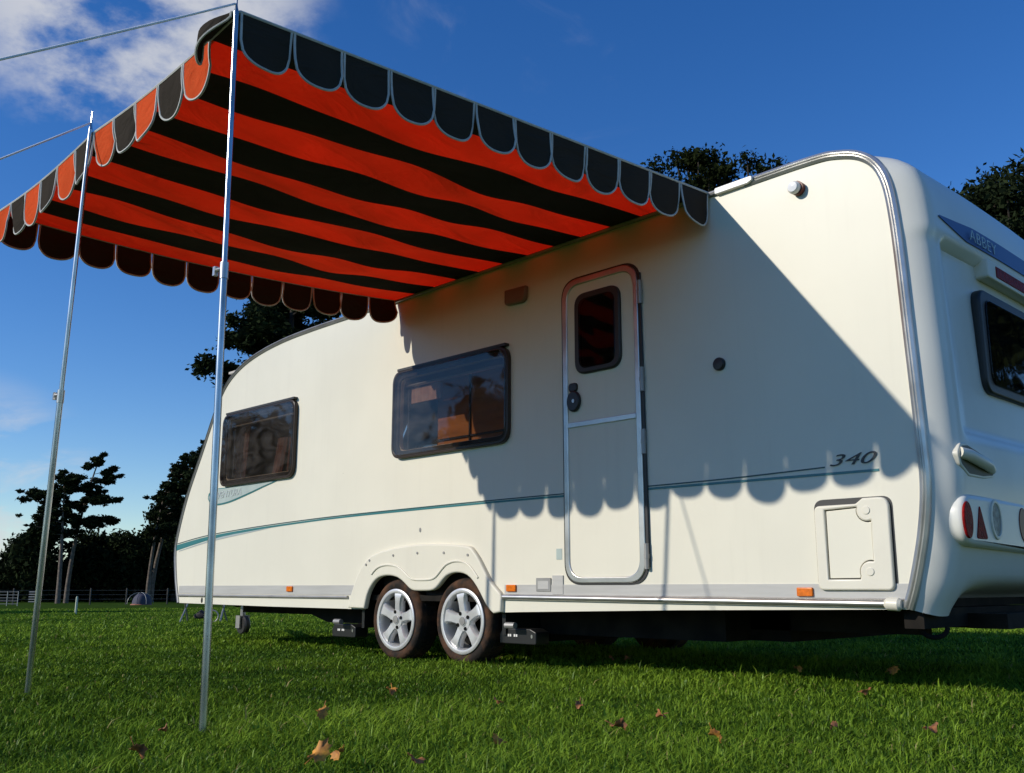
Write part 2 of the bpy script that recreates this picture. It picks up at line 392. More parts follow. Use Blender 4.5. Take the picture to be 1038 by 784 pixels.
def fbm(x, y, seed=0):
    v = np.zeros_like(x); rg = np.random.default_rng(seed)
    for k in range(14):
        f = 2*math.pi*(.25*1.42**k)*.5; th = rg.uniform(0, 2*math.pi); ph = rg.uniform(0, 2*math.pi)
        v += np.sin(f*(x*math.cos(th)+y*math.sin(th))+ph)/(1.18**k)
    return v/3.2
def build_grass():
    # density falls with distance; blades widen so that cover stays even
    n0 = 500000
    u = rng.random(n0); r0, r1 = 2.0, 48.
    # pdf ~ 1/r beyond 3 m, ~ r inside
    r = r0*np.power(r1/r0, u)
    th = R(45.372) + rng.uniform(-R(37), R(37), n0)
    keep = rng.random(n0) < np.clip((r/3.1)**1.6, .1, 1)
    r, th = r[keep], th[keep]; n = len(r)
    x = -np.sin(th)*r; y = np.cos(th)*r
    z = np.where(r < 14, 0, -.0122*np.minimum(r-14, 96))
    clump = fbm(x, y, 3); fine = fbm(x*4, y*4, 5)
    hgt = (.023 + .011*clump + .011*fine)*rng.uniform(.45, 1.5, n)
    long_ = rng.random(n) < .05; hgt = np.where(long_, hgt*1.8, hgt); hgt = np.clip(hgt, .015, .13)
    wid = .0018*np.maximum(1, (r/3.2))**.85*rng.uniform(.6, 1.5, n)
    weed = rng.random(n) < .018*(1+fine); wid = np.where(weed, wid*3.2, wid); hgt = np.where(weed, hgt*.75, hgt)
    az = rng.uniform(0, 2*math.pi, n) ; lean = rng.uniform(.15, 2.1, n)*hgt
    bx, by = np.cos(az), np.sin(az); sa = az + math.pi/2 + rng.uniform(-.6, .6, n); sx, sy = np.cos(sa)*wid, np.sin(sa)*wid
    V = np.zeros((n, 5, 3), np.float32)
    V[:, 0] = np.stack([x-sx, y-sy, z-.005], 1); V[:, 1] = np.stack([x+sx, y+sy, z-.005], 1)
    mxx, myy, mz = x+bx*lean*.35, y+by*lean*.35, z+hgt*.6
    V[:, 2] = np.stack([mxx+sx*.8, myy+sy*.8, mz], 1); V[:, 3] = np.stack([mxx-sx*.8, myy-sy*.8, mz], 1)
    V[:, 4] = np.stack([x+bx*lean, y+by*lean, z+hgt*rng.uniform(.8, 1., n)], 1)
    me = bpy.data.meshes.new('grass')
    me.vertices.add(n*5); me.vertices.foreach_set('co', V.ravel())
    me.loops.add(n*7); base = (np.arange(n)*5)[:, None]
    me.loops.foreach_set('vertex_index', (base + np.array([0, 1, 2, 3, 3, 2, 4])[None]).ravel().astype(np.int32))
    me.polygons.add(n*2)
    ls = np.stack([np.arange(n)*7, np.arange(n)*7+4], 1).ravel().astype(np.int32)
    me.polygons.foreach_set('loop_start', ls)
    me.update(calc_edges=True)
    tint = np.clip(+.43 + .32*clump + .25*fine + rng.normal(0, .25, n), 0, .92)
    straw = rng.random(n) < (.007 + .012*(fine > .4)); tint = np.where(straw, 1., tint)
    at = me.attributes.new('tint', 'FLOAT', 'FACE'); at.data.foreach_set('value', np.repeat(tint, 2).astype(np.float32))
    o = link('grass', me, M['grass']); tag(o, 'short green lawn grass with a few straw coloured blades', 'grass', kind='stuff')
build_grass()

# ------------------------------------------------------------------ caravan
YW, YB = 4.4, 6.65                       # near side wall plane, far side wall plane
van = empty('caravan', (-5.4, 5.5, 0))
tag(van, 'cream twin-axle touring caravan with teal side stripe standing on grass', 'caravan')

top_pts = [(-8.93,.35),(-9.01,.58),(-9.055,.83),(-9.02,1.02),(-8.88,1.36),(-8.64,1.76),(-8.43,2.12),(-8.30,2.30),(-8.12,2.425),(-7.85,2.52),(-7.45,2.585),(-6.9,2.615),(-5.7,2.622),(-4.3,2.63),(-2.84,2.645),(-2.3,2.652),(-2.12,2.635),(-1.98,2.575),(-1.89,2.45),(-1.852,2.2),(-1.83,1.63),(-1.815,1.17),(-1.812,.94),(-1.84,.73),(-1.895,.51),(-1.935,.395)]
top = catmull(top_pts, .05)
arch_cut = catmull([(-6.02,.335),(-5.96,.48),(-5.86,.57),(-5.70,.61),(-5.3,.61),(-4.95,.62),(-4.79,.58),(-4.68,.46),(-4.60,.335)], .04)
bottom = [(-3.2,.372),(-4.4,.342)] + arch_cut[::-1] + [(-7.3,.338)]
wall_loop = top + bottom
WIN_F = [(-8.22,1.385),(-7.00,1.385),(-7.00,2.045),(-8.22,2.045)]
WIN_M = [(-5.685,1.405),(-4.465,1.405),(-4.465,2.055),(-5.685,2.055)]
def inset(p, d): 
    xs = [a for a, b in p]; zs = [b for a, b in p]
    return [(min(xs)+d, min(zs)+d), (max(xs)-d, min(zs)+d), (max(xs)-d, max(zs)-d), (min(xs)+d, max(zs)-d)]
holes = [rpoly(inset(WIN_F, .06), .07), rpoly(inset(WIN_M, .06), .07), rrect(-3.87, 1.80, -3.55, 2.23, .06)]
plate('side_wall', [wall_loop]+holes, S(0), .03, M['cream'], van)
far = plate('side_wall', [top+[(-8.93,.34)]]+holes[:2], -YB, .03, M['cream'], van)

# shell: front, roof and rear in one swept skin
def xedge(z):                             # rear trim position at height z
    pts = sorted([(b, a) for a, b in top if a > -3 and b < 2.66])
    for (z0, x0), (z1, x1) in zip(pts, pts[1:]):
        if z0 <= z <= z1 and z1 > z0: return x0+(x1-x0)*(z-z0)/(z1-z0)
    return pts[0][1] if z < pts[0][0] else pts[-1][1]
def sstep(a, b, x):
    t = min(1, max(0, (x-a)/(b-a))); return t*t*(3-2*t)
def rear_bulge(z, y):
    d = min(y-YW, YB-y); e = min(1, d/.13); rnd = 1-(1-e)**2.1
    B = .110 + .015*sstep(.15, 1.0, d)
    B -= .20*sstep(.58, .38, z)*sstep(.17, .6, d) + .02*sstep(.55, .40, z)   # tucks in under the lamps
    inner = sstep(.20, .24, d)
    B -= inner*.038*sstep(2.135, 2.105, z)*sstep(1.16, 1.22, z)   # panel recessed under the brow
    B += .018*sstep(2.10, 2.16, z)*sstep(2.5, 2.3, z)
    return rnd*B
shell = MB()
ys = [YW-.004] + [YW+.012+(YB-YW-.024)*t for t in [.004,.01,.018,.028,.04,.054,.07,.082,.094,.11,.15,.2,.3,.4,.5,.6,.7,.8,.85,.89,.906,.918,.93,.946,.96,.972,.982,.99,.996]] + [YB-.012]
prof = catmull(top_pts, .028)
rows = []
for i, (x, z) in enumerate(prof):
    a = Vector(prof[max(i-1, 0)]); b = Vector(prof[min(i+1, len(prof)-1)]); t = (b-a).normalized(); nrm = Vector((-t.y, t.x))
    row = []
    for y in ys:
        d = min(y-YW, YB-y)
        if x > -2.6 and z < 2.655:
            k = sstep(2.64, 2.42, z)
            off = rear_bulge(z, y)*k + (1-k)*.035*sstep(0, .6, d)
        else: off = .035*sstep(0, .6, d) + .02*math.sqrt(max(0, 1-(1-min(1, d/.08))**2))*(1 if x < -7 else 0)
        row.append((x+nrm.x*off, y, z+nrm.y*off))
    rows.append(row)
nv = len(ys); shell.add([p for r in rows for p in r], [(i*nv+j, (i+1)*nv+j, (i+1)*nv+j+1, i*nv+j+1) for i in range(len(rows)-1) for j in range(nv-1)])
shell.build('body_shell', M['white'], van, 50)
fl = MB(); fl.box(-8.85, -1.97, YW+.035, YB-.035, .40, .44); fl.build('floor', M['chassis'], van)

# perimeter moulding: grey ribbed trim around the near edge
def sweep_trim(name, path, w, proud, mt, off0=0.):
    mb = MB(); vs = []; n = len(path)
    sec = [(0, -.004), (0, proud), (w*.28, proud+.006), (w*.36, proud-.001), (w*.5, proud+.005), (w*.64, proud-.001), (w*.72, proud+.006), (w, proud), (w+.004, -.02)]
    for i, (x, z) in enumerate(path):
        a = Vector(path[max(i-1, 0)]); b = Vector(path[min(i+1, n-1)]); t = (b-a).normalized(); nrm = Vector((-t.y, t.x))
        for u, pz in sec:
            q = Vector((x, z)) + nrm*(u-w*.75+off0); vs.append((q.x, YW-pz, q.y))
    m = len(sec)
    mb.add(vs, [(i*m+j, i*m+j+1, (i+1)*m+j+1, (i+1)*m+j) for i in range(n-1) for j in range(m-1)])
    mb.build(name, mt, van, 30)
rear_path = [p for p in prof if p[0] > -2.66]
front_path = [p for p in prof if p[0] < -5.6 or False]
sweep_trim('edge_trim', rear_path, .046, .008, M['alu'], .001)
sweep_trim('edge_trim', front_path, .034, .008, M['alu_dark'], .006)
# awning rail along the roof edge and the white gutter end piece
mb = MB(); mb.tube([(-5.74, YW-.012, 2.612), (-4.3, YW-.012, 2.622), (-2.80, YW-.012, 2.636)], .014, 8); mb.build('awning_rail', M['alu_dark'], van)
plate('gutter_end', [rpoly([(-2.84,2.618),(-2.63,2.622),(-2.60,2.635),(-2.605,2.66),(-2.84,2.655)], .012)], S(.026), .04, M['white'], van, .005)

# grey skirt band, rub rails, skirt
for x0, x1 in ((-8.925, -6.13), (-4.52, -1.915)):
    plate('skirt_band', [[(x0, .437), (x1, .437), (x1+(.012 if x1 > -3 else .03), .508), (x0-.0, .508)]], S(.004), .006, M['grey_band'], van)
mb = MB(); mb.tube([(-8.92, YW-.006, .420), (-6.2, YW-.006, .420)], .012, 10); mb.build('rub_rail', M['alu_dark'], van)
mb = MB(); mb.tube([(-4.525, YW-.008, .432), (-3.2, YW-.008, .424), (-2.035, YW-.008, .418)], .017, 12); rr = mb.build('rub_rail', M['alu'], van)
mb = MB(); mb.tube([(-2.045, YW-.01, .418), (-2.03, YW-.01, .418), (-1.98, YW-.01, .416), (-1.968, YW-.01, .416)], [.018, .03, .03, .02], 14); mb.build('end_cap', M['hatch'], rr)
mb = MB(); mb.tube([(-4.53, YW-.004, .446), (-1.94, YW-.004, .438)], .005, 6); mb.build('band_edge', M['alu_dark'], van)
plate('drain_hole', [ellipse(-8.47, .378, .016, .024, 14)], S(.003), .004, M['black'], van)

# wheel arch spat
arch_out = catmull([(-6.165,.345),(-6.125,.46),(-6.02,.63),(-5.84,.735),(-5.38,.785),(-4.90,.765),(-4.78,.72),(-4.64,.545),(-4.54,.46),(-4.525,.44)], .04)
arch_in = catmull([(-4.60,.33),(-4.66,.375),(-4.76,.50),(-4.85,.57),(-4.96,.588),(-5.06,.565),(-5.13,.51),(-5.19,.475),(-5.30,.468),(-5.42,.475),(-5.50,.52),(-5.58,.56),(-5.71,.575),(-5.83,.548),(-5.92,.46),(-5.965,.34)], .03)
spat = plate('wheel_arch', [arch_out + [(-4.53,.34)] + arch_in], S(.03), .045, M['cream'], van, .012)
lip = MB(); lip.tube([(x, YW-.031, z+.075) for x, z in arch_in[6:-6]], .008, 8, flat=1.); 
lip.build('arch_crease', M['cream'], spat)
for x, z in ((-5.91,.685),(-5.63,.715),(-5.36,.725),(-5.08,.72),(-4.84,.70),(-5.95,.655)):
    scr = MB(); scr.tube([(x, YW-.026, z), (x, YW-.034, z)], .009, 10); scr.build('screw', M['alu_dark'], spat)
# arch liner
mb = MB(); mb.lathe_y(0, 0, [(0, 0)], 3) if False else None
mb.box(-6.05, -4.57, YW+.032, YW+.05, .345, .66) if False else None
mb.box(-6.04, -4.58, YW+.42, YW+.45, .2, .7); mb.box(-6.04, -4.58, YW+.035, YW+.45, .66, .70); mb.box(-6.07, -6.04, YW+.035, YW+.45, .2, .7); mb.box(-4.58, -4.55, YW+.035, YW+.45, .2, .7)
mb.build('arch_liner', M['black'], van)

# wheels
def wheel(cx, cz, rot):
    wr = empty('wheel', (cx, YW+.1, cz)); wr.parent = van; wr.matrix_parent_inverse = Matrix.Translation(-Vector(van.location))
    ro, ri = .279, .208
    t = MB(); t.lathe_y(cx, cz, [(ri-.01, YW+.025),(ri+.012, YW+.008),(ri+.035, YW+.002),(ro-.022, YW+.006),(ro-.006, YW+.02),(ro, YW+.045),(ro, YW+.15),(ro-.02, YW+.185),(ri, YW+.18)], 56)
    ty = t.build('tyre', M['tyre'], wr, 40)
    tr = MB()                                    # tread lugs around the tyre
    for k in range(52):
        a = 2*math.pi*k/52
        for y0, y1, da in ((YW+.055, YW+.095, 0), (YW+.105, YW+.145, .06)):
            pts = []
            for rr_ in (ro-.003, ro+.004):
                for aa in (a+da-.038, a+da+.038):
                    for yy in (y0, y1): pts.append((cx+rr_*math.cos(aa), yy, cz+rr_*math.sin(aa)))
            tr.add(pts, [(0,1,3,2),(4,6,7,5),(0,4,5,1),(2,3,7,6),(0,2,6,4),(1,5,7,3)])
    tr.build('tread', M['tyre'], ty, 20)
    r = MB(); r.lathe_y(cx, cz, [(ri-.012, YW+.03),(ri+.004, YW+.012),(ri+.004, YW+.0),(ri-.006, YW-.006),(ri-.022, YW-.002),(ri-.028, YW+.012),(ri-.034, YW+.05),(ri-.036, YW+.14)], 56)
    r.build('rim', M['rim'], wr, 50)
    b = MB(); b.lathe_y(cx, cz, [(ri-.03, YW+.125),(.0, YW+.125)], 40); b.lathe_y(cx, cz, [(.12, YW+.09),(.12, YW+.125)], 30); b.lathe_y(cx, cz, [(.0, YW+.09),(.12, YW+.09)], 30); b.build('brake_drum', M['rim_dark'], wr)
    # five spokes flaring into the rim, one piece with the hub
    sp = MB(); ring_r = ri-.024
    n5 = 5
    for k in range(n5):
        a = rot + 2*math.pi*k/n5; ca, sa = math.cos(a), math.sin(a)
        sec = [(.035, .042, .014), (.075, .034, .010), (.115, .033, .006), (.15, .040, .004), (.175, .052, .006), (ring_r+.006, .062, .012)]
        vs = []
        for rad, hw, dy in sec:
            for s_, dd in ((-1, .045), (-1, .012), (-.72, 0), (.72, 0), (1, .012), (1, .045)):
                px, pz = rad, hw*s_
                vs.append((cx+px*ca-pz*sa, YW+dy+dd, cz+px*sa+pz*ca))
        fs = [(i*6+j, i*6+j+1, (i+1)*6+j+1, (i+1)*6+j) for i in range(len(sec)-1) for j in range(5)]
        sp.add(vs, fs)
    sp.lathe_y(cx, cz, [(.075, YW+.05), (.072, YW+.018), (.064, YW+.009), (.036, YW+.009), (.033, YW+.004), (.0, YW+.003)], 36)
    sp.build('spokes', M['rim'], wr, 42)
    for k in range(4):
        a = rot + .35 + 2*math.pi*k/4; q = (cx+.054*math.cos(a), cz+.054*math.sin(a))
        bl = MB(); bl.tube([(q[0], YW+.0045, q[1]), (q[0], YW+.03, q[1])], .0125, 10); bl.build('wheel_bolt', M['rim_dark'], wr)
    c = MB(); c.lathe_y(cx, cz, [(.028, YW+.004), (.026, YW-.001), (.0, YW-.002)], 20); c.build('hub_cap', M['alu_dark'], wr)
wheel(-4.925, .275, R(98)); wheel(-5.63, .270, R(84))

# underbody
ch = MB()
ch.box(-8.7, -2.1, 4.95, 5.0, .26, .41); ch.box(-8.7, -2.1, 6.05, 6.1, .26, .41)
ch.add([(-8.6,YW+.2,.40),(-7.35,YW+.2,.40),(-7.35,YW+.2,.36),(-6.75,YW+.2,.22),(-6.1,YW+.2,.22),(-6.1,YW+.2,.40),
        (-8.6,YW+.23,.40),(-7.35,YW+.23,.40),(-7.35,YW+.23,.36),(-6.75,YW+.23,.22),(-6.1,YW+.23,.22),(-6.1,YW+.23,.40)],
       [(1,2,3,4,5),(7,11,10,9,8),(2,1,7,8),(3,2,8,9),(4,3,9,10),(5,4,10,11)])
ch.box(-4.5, -3.1, YW+.30, YB-.3, .20, .40); ch.box(-3.3, -2.85, YW+.55, YB-.3, .20, .40); ch.box(-6.0, -4.6, YW+.5, YB-.3, .14, .40)
ch.tube([(-4.925, YW+.12, .27), (-4.925, YB-.12, .27)], .045, 10); ch.tube([(-5.63, YW+.12, .27), (-5.63, YB-.12, .27)], .045, 10)
ch.box(-5.75, -4.8, YW+.3, YW+.36, .22, .36)
ch.box(-1.99, -1.9, YW+.05, YB-.05, .31, .398)
ch.box(-1.90, -1.72, 4.95, 6.1, .30, .37)
ch.build('chassis', M['chassis'], van)
for cx in (-4.925, -5.63):
    fw = MB(); fw.lathe_y(cx, .275, [(.0, YB-.02), (.2, YB-.02), (.283, YB-.03), (.283, YB-.18), (.2, YB-.19), (0, YB-.19)], 36)
    fw.build('wheel', M['tyre'], van)
for x0, x1, z0 in ((-4.62, -4.30, .145), (-6.47, -6.17, .125)):       # roller drive motors beside the wheels
    m_ = plate('wheel_drive_motor', [rpoly([(x0,z0),(x1,z0),(x1,z0+.075),(x1-.05,z0+.095),(x0+.03,z0+.095),(x0,z0+.06)], .012)], S(-.05), .12, M['black'], van, .006)
    for q in range(5):
        plate('white_mark', [[(x0+.075+q*.018, z0+.045), (x0+.088+q*.018, z0+.045), (x0+.088+q*.018, z0+.06), (x0+.075+q*.018, z0+.06)]], S(-.048), .004, M['lamp_white'], m_) if q in (0, 1, 3, 4) else None
    plate('cover_screw', [ellipse(x1-.035, z0+.05, .008, .012, 10)], S(-.048), .004, M['alu'], m_)
    rl = MB(); rl.tube([(x0+.12, YW-.01, z0+.115), (x0+.2, YW-.01, z0+.115)], .02, 10); rl.build('roller', M['alu_dark'], m_)
# towing frame, jockey wheel, steadies
hf = MB(); hf.tube([(-8.8, 4.95, .34), (-10.1, 5.5, .40)], .04, 8); hf.tube([(-8.8, 6.1, .34), (-10.1, 5.5, .40)], .04, 8); hf.box(-10.45, -10.0, 5.45, 5.55, .38, .46)
hf.build('towing_frame', M['chassis'], van)
jw = MB(); jw.tube([(-9.66, 5.5, .62), (-9.66, 5.5, .16)], .028, 10); jw.box(-9.70, -9.62, 5.44, 5.46, .07, .2); jw.box(-9.70, -9.62, 5.54, 5.56, .07, .2)
jo = jw.build('jockey_wheel', M['alu_dark'], van)
jt = MB(); jt.lathe_y(-9.64, .10, [(.0, 5.465), (.085, 5.465), (.1, 5.48), (.1, 5.52), (.085, 5.535), (0, 5.535)], 24); jt.build('wheel', M['rubber'], jo)
for sx, sy in ((-1.98, 6.45), (-8.6, 6.2)):
    st = MB(); st.tube([(sx, sy, .36), (sx+.12, sy, .03)], .022, 8); st.box(sx+.06, sx+.2, sy-.06, sy+.06, .0, .025); st.build('corner_steady', M['chassis'], van)
te = MB(); te.tube([(-1.90+.045*math.cos(a), 4.55+.04*math.cos(a), .315+.045*math.sin(a)) for a in [R(180+k*18) for k in range(11)]], .011, 8); te.build('towing_eye', M['chassis'], van)

# teal stripe: thick at the nose, a twin line along the side
def ribbon(name, topl, botl, mt, d=.003):
    a = catmull(topl, .08); b = catmull(botl, .08)
    plate(name, [a + b[::-1]], S(d), .004, mt, van)
tz = [(-9.02,.905),(-8.65,.945),(-8.3,.972),(-7.7,1.0),(-7.1,1.02),(-6.4,1.036),(-5.6,1.044),(-4.6,1.050),(-3.4,1.05),(-2.85,1.052),(-2.30,1.064)]
ribbon('stripe_line', tz, [(x, z-.007) for x, z in tz], M['teal_dark'])
bz = [(-9.03,.890),(-8.65,.930),(-8.3,.958),(-7.7,.988),(-7.1,1.008),(-6.4,1.026),(-5.6,1.035),(-4.6,1.040),(-3.4,1.038),(-2.6,1.035),(-2.03,1.032)]
th = [.052,.042,.030,.019,.014,.012,.012,.012,.013,.013,.012]
ribbon('stripe_line', bz, [(x, z-t) for (x, z), t in zip(bz, th)], M['teal'])
ribbon('stripe_line', [(-8.98,.835),(-8.5,.90),(-8.1,.945),(-7.7,.966),(-7.3,.99)], [(-8.98,.828),(-8.5,.888),(-8.1,.925),(-7.7,.955),(-7.3,.988)], M['grey_vinyl'])
def onside(x, z, d=.004): return Matrix.Translation((x, YW-d, z)) @ SIDE
text('model_number', '340', .078, onside(-2.285, 1.062), M['ink'], van, shear=.4, sx=1.95, offset=-.0002)
# nose badge under the front window
bp_ = catmull([(-8.47,1.30),(-8.40,1.375),(-8.1,1.378),(-7.6,1.375),(-7.28,1.378),(-7.5,1.335),(-7.8,1.28),(-8.1,1.235),(-8.36,1.232)], .05, True)
bo = plate('nose_badge', [bp_], S(.004), .006, M['teal'], van)
bi = catmull([(-8.455,1.305),(-8.39,1.368),(-8.1,1.371),(-7.6,1.37),(-7.34,1.373),(-7.5,1.345),(-7.8,1.292),(-8.1,1.248),(-8.35,1.245)], .05, True)
plate('badge_face', [bi], S(.007), .004, M['badge'], bo)
text('badge_lettering', 'AVENTURA', .085, onside(-8.36, 1.282, .009) @ Matrix.Rotation(R(2), 4, 'Z'), M['badge_letter'], bo, shear=.3, sx=1.15)

# opening windows: smoked acrylic on a dark frame
def window(P, parent, blind=True):
    xs = [a for a, b in P]; zs = [b for a, b in P]; x0, x1, z0, z1 = min(xs), max(xs), min(zs), max(zs)
    f = plate('window', [rpoly(P, .10, 8), rpoly(inset(P, .022), .085, 8)], S(.034), .036, M['frame_brown'], parent, .006)
    plate('inner_frame', [rpoly(inset(P, .008), .095, 8), rpoly(inset(P, .055), .06, 8)], S(.012), .012, M['rubber'], f)
    plate('pane', [rpoly(inset(P, .016), .09, 8)], S(.044), .016, M['glass'], f, .006)
    plate('top_seal', [[(x0+.06, z1-.004), (x1-.02, z1-.004), (x1-.02, z1+.014), (x0+.06, z1+.014)]], S(.038), .04, M['rubber'], f)
    return f
wf = window(WIN_F, van); wm = window(WIN_M, van)
for wdw, x0, x1, z1 in ((wf, -8.16, -7.08, 1.94), (wm, -5.62, -4.55, 1.95)):
    s_ = MB(); s_.tube([(x0, YW+.05, z1), (x1, YW+.05, z1)], .011, 8); s_.build('blind_rail', M['alu'], wdw)
    s_ = MB(); s_.tube([(x0+.02, YW+.055, z1-.02), (x0+.02, YW+.055, 1.48)], .006, 6); s_.build('stay', M['alu'], wdw)
# what shows through them
plate('interior_lining', [[(-8.3,.44),(-2.0,.44),(-2.0,2.5),(-8.3,2.5)]]+holes[:2], -YB+.06, .02, M['interior'], van)
it = MB(); it.box(-8.3, -2.0, YW+.04, YB-.09, 2.46, 2.48); it.build('ceiling_lining', M['interior'], van)
for P_ in (WIN_F, WIN_M): plate('far_pane', [rpoly(inset(P_, .02), .09, 8)], -YB+.0, .016, M['glass'], van)
se = MB(); se.box(-8.4, -6.6, YW+.06, YW+.7, .44, 1.30); se.box(-6.6, -6.5, YW+.06, YB-.1, .44, 1.62); se.box(-5.9, -4.9, YW+.10, YW+.7, .44, 1.30); se.build('seat_base', M['upholstery'], van)
wd = MB(); wd.box(-5.50, -4.72, YW+.25, YW+.85, 1.40, 2.02); wdo = wd.build('wooden_cupboard', M['wood'], van)
wl = MB(); wl.box(-5.14, -5.125, YW+.238, YW+.249, 1.40, 2.02); wl.box(-5.50, -4.72, YW+.238, YW+.249, 1.545, 1.56); wl.build('cupboard_edge', M['black'], wdo)
cu = MB(); cu.box(-5.60, -5.26, YW+.07, YW+.085, 1.82, 1.94); cu.build('window_blind', M['curtain'], van)
def curtain(x0, x1, y, z0, z1, slant=0.):
    mb = MB(); n = 28; vs = []
    for i in range(n+1):
        t = i/n; x = x0+(x1-x0)*t; yy = y+.018*math.sin(t*math.pi*7)
        vs += [(x+slant, yy, z0), (x, yy, z1)]
    mb.add(vs, [(2*i, 2*i+2, 2*i+3, 2*i+1) for i in range(n)]); mb.build('curtain', M['curtain'], van)
curtain(-8.22, -8.02, YW+.14, 1.42, 2.0, -.06); curtain(-7.66, -7.50, YW+.22, 1.40, 1.80, -.10); curtain(-7.42, -7.38, YW+.2, 1.46, 1.78, -.03)

# door: outer frame, two panels, window, handle, hinges
DO = [(-3.995,.515),(-3.392,.515),(-3.405,2.375),(-4.0,2.375)]
door = plate('door', [rpoly(inset([(-3.995,.515),(-3.4,2.37)], .034), .10, 8), rrect(-3.865, 1.79, -3.555, 2.235, .07)], S(.006), .01, M['cream'], van)
plate('door_frame', [rpoly(DO, .13, 10), rpoly(inset([(-3.995,.515),(-3.4,2.37)], .036), .105, 10)], S(.014), .018, M['alu'], door, .006)
plate('door_seal', [rpoly([(-4.005,.505),(-3.375,.505),(-3.388,2.385),(-4.01,2.385)], .135, 10), rpoly(DO, .13, 10)], S(.006), .008, M['rubber'], door)
for q in ((-3.955, 1.448), ): plate('door_divider', [[(-3.96,1.44),(-3.435,1.44),(-3.435,1.472),(-3.96,1.472)]], S(.014), .01, M['alu'], door, .003)
dw = plate('door_window', [rrect(-3.89, 1.758, -3.53, 2.268, .085, 8), rrect(-3.845, 1.80, -3.575, 2.222, .06, 8)], S(.026), .03, M['rubber'], door, .010)
plate('pane', [rrect(-3.853, 1.792, -3.567, 2.23, .062, 8)], S(.030), .012, M['glass_dark'], dw, .004)
hd = plate('door_handle', [ellipse(-3.905, 1.60, .052, .065, 24)], S(.030), .026, M['black'], door, .008)
plate('keyhole', [ellipse(-3.898, 1.60, .010, .012, 12)], S(.034), .006, M['alu'], hd)
plate('lock_button', [rrect(-3.945, 1.66, -3.88, 1.715, .022)], S(.022), .02, M['black'], hd, .006)
for z in (2.18, 1.66, 1.30, .66):
    hg = MB(); hg.tube([(-3.382, YW-.016, z-.07), (-3.382, YW-.016, z+.07)], .014, 10); hg.tube([(-3.382, YW-.016, z-.012), (-3.382, YW-.016, z+.012)], .0165, 10); hg.build('hinge', M['alu_dark'], door)
pl = MB(); pl.tube([(-3.372, YW-.008, .60), (-3.386, YW-.008, 2.30)], .008, 6); pl.build('hinge_strip', M['black'], door)

# small fittings on the wall
plate('awning_lamp', [rpoly([(-4.50,2.325),(-4.31,2.315),(-4.30,2.425),(-4.50,2.43)], [.03,.05,.01,.01])], S(.035), .036, M['smoke_lens'], van, .010)
ml = MB(); ml.tube([(-2.345, YW+.0, 2.508), (-2.345, YW-.03, 2.508)], .037, 20); lo = ml.build('side_lamp', M['lamp_red'], van)
ml = MB(); ml.lathe_y(-2.352, 2.508, [(.034, YW-.03), (.034, YW-.045), (.026, YW-.057), (.0, YW-.060)], 20); ml.build('lens', M['lamp_white'], lo)
cp = MB(); cp.lathe_y(-2.868, 1.665, [(.036, YW-.0), (.036, YW-.014), (.030, YW-.022), (.0, YW-.024)], 24); cp.build('socket_cap', M['black'], van)
for x, z in ((-7.0,.480),(-4.455,.487),(-2.44,.470)):
    b_ = plate('side_marker', [rrect(x-.042, z-.021, x+.042, z+.021, .006)], S(.016), .018, M['amber'], van, .004)
plate('rating_plate', [rrect(-4.24,.468,-4.12,.548,.004)], S(.008), .006, M['alu_dark'], van)
plate('rating_plate', [[(-4.225,.482),(-4.135,.482),(-4.135,.53),(-4.225,.53)]], S(.0095), .003, M['grey_band'], van)
plate('blank_panel', [[(-4.105,.452),(-4.02,.452),(-4.02,.562),(-4.105,.562)]], S(.007), .008, M['grey_band'], van)
plate('small_sticker', [[(-4.075,.655),(-4.03,.655),(-4.03,.72),(-4.075,.72)]], S(.002), .003, M['badge'], van)
plate('small_screw', [ellipse(-5.37,.885,.010,.016,10)], S(.003), .004, M['alu_dark'], van)
# toilet cassette hatch
CO = [(-2.362,.478),(-1.992,.478),(-1.988,.898),(-2.10,.898),(-2.14,.875),(-2.362,.875)]
def notch(x, z, r, a0, a1): return [(x+r*math.cos(R(a0+(a1-a0)*k/8)), z+r*math.sin(R(a0+(a1-a0)*k/8))) for k in range(9)]
def hatch_loop(d): return [(-2.308+d,.528+d)] + notch(-2.095, .558, .047+d, 219, 90-45)[:0] + [(-2.150-d,.528+d)] + notch(-2.098, .560, .050+d, 200, 75) + [(-2.080-d*.3,.61),(-2.080-d*.3,.795)] + notch(-2.098, .842, .050+d, 285, 160) + [(-2.150-d,.860-d),(-2.308+d,.853-d)]
cz = plate('service_hatch', [rpoly([(-2.362,.478),(-1.992,.478),(-1.990,.900),(-2.115,.900),(-2.15,.875),(-2.362,.875)], [.03,.03,.05,.02,.02,.03]),
     hatch_loop(0)], S(.022), .024, M['hatch'], van, .008)
plate('hatch_door', [hatch_loop(.005)], S(.012), .014, M['cream'], cz, .003)
plate('hatch_seal', [rrect(-2.37,.470,-1.980,.905,.05)], S(.0025), .004, M['rubber'], cz)
for z in (.562, .842):
    plate('hatch_lock', [ellipse(-2.098, z, .019, .019, 18)], S(.026), .006, M['hatch'], cz, .002)

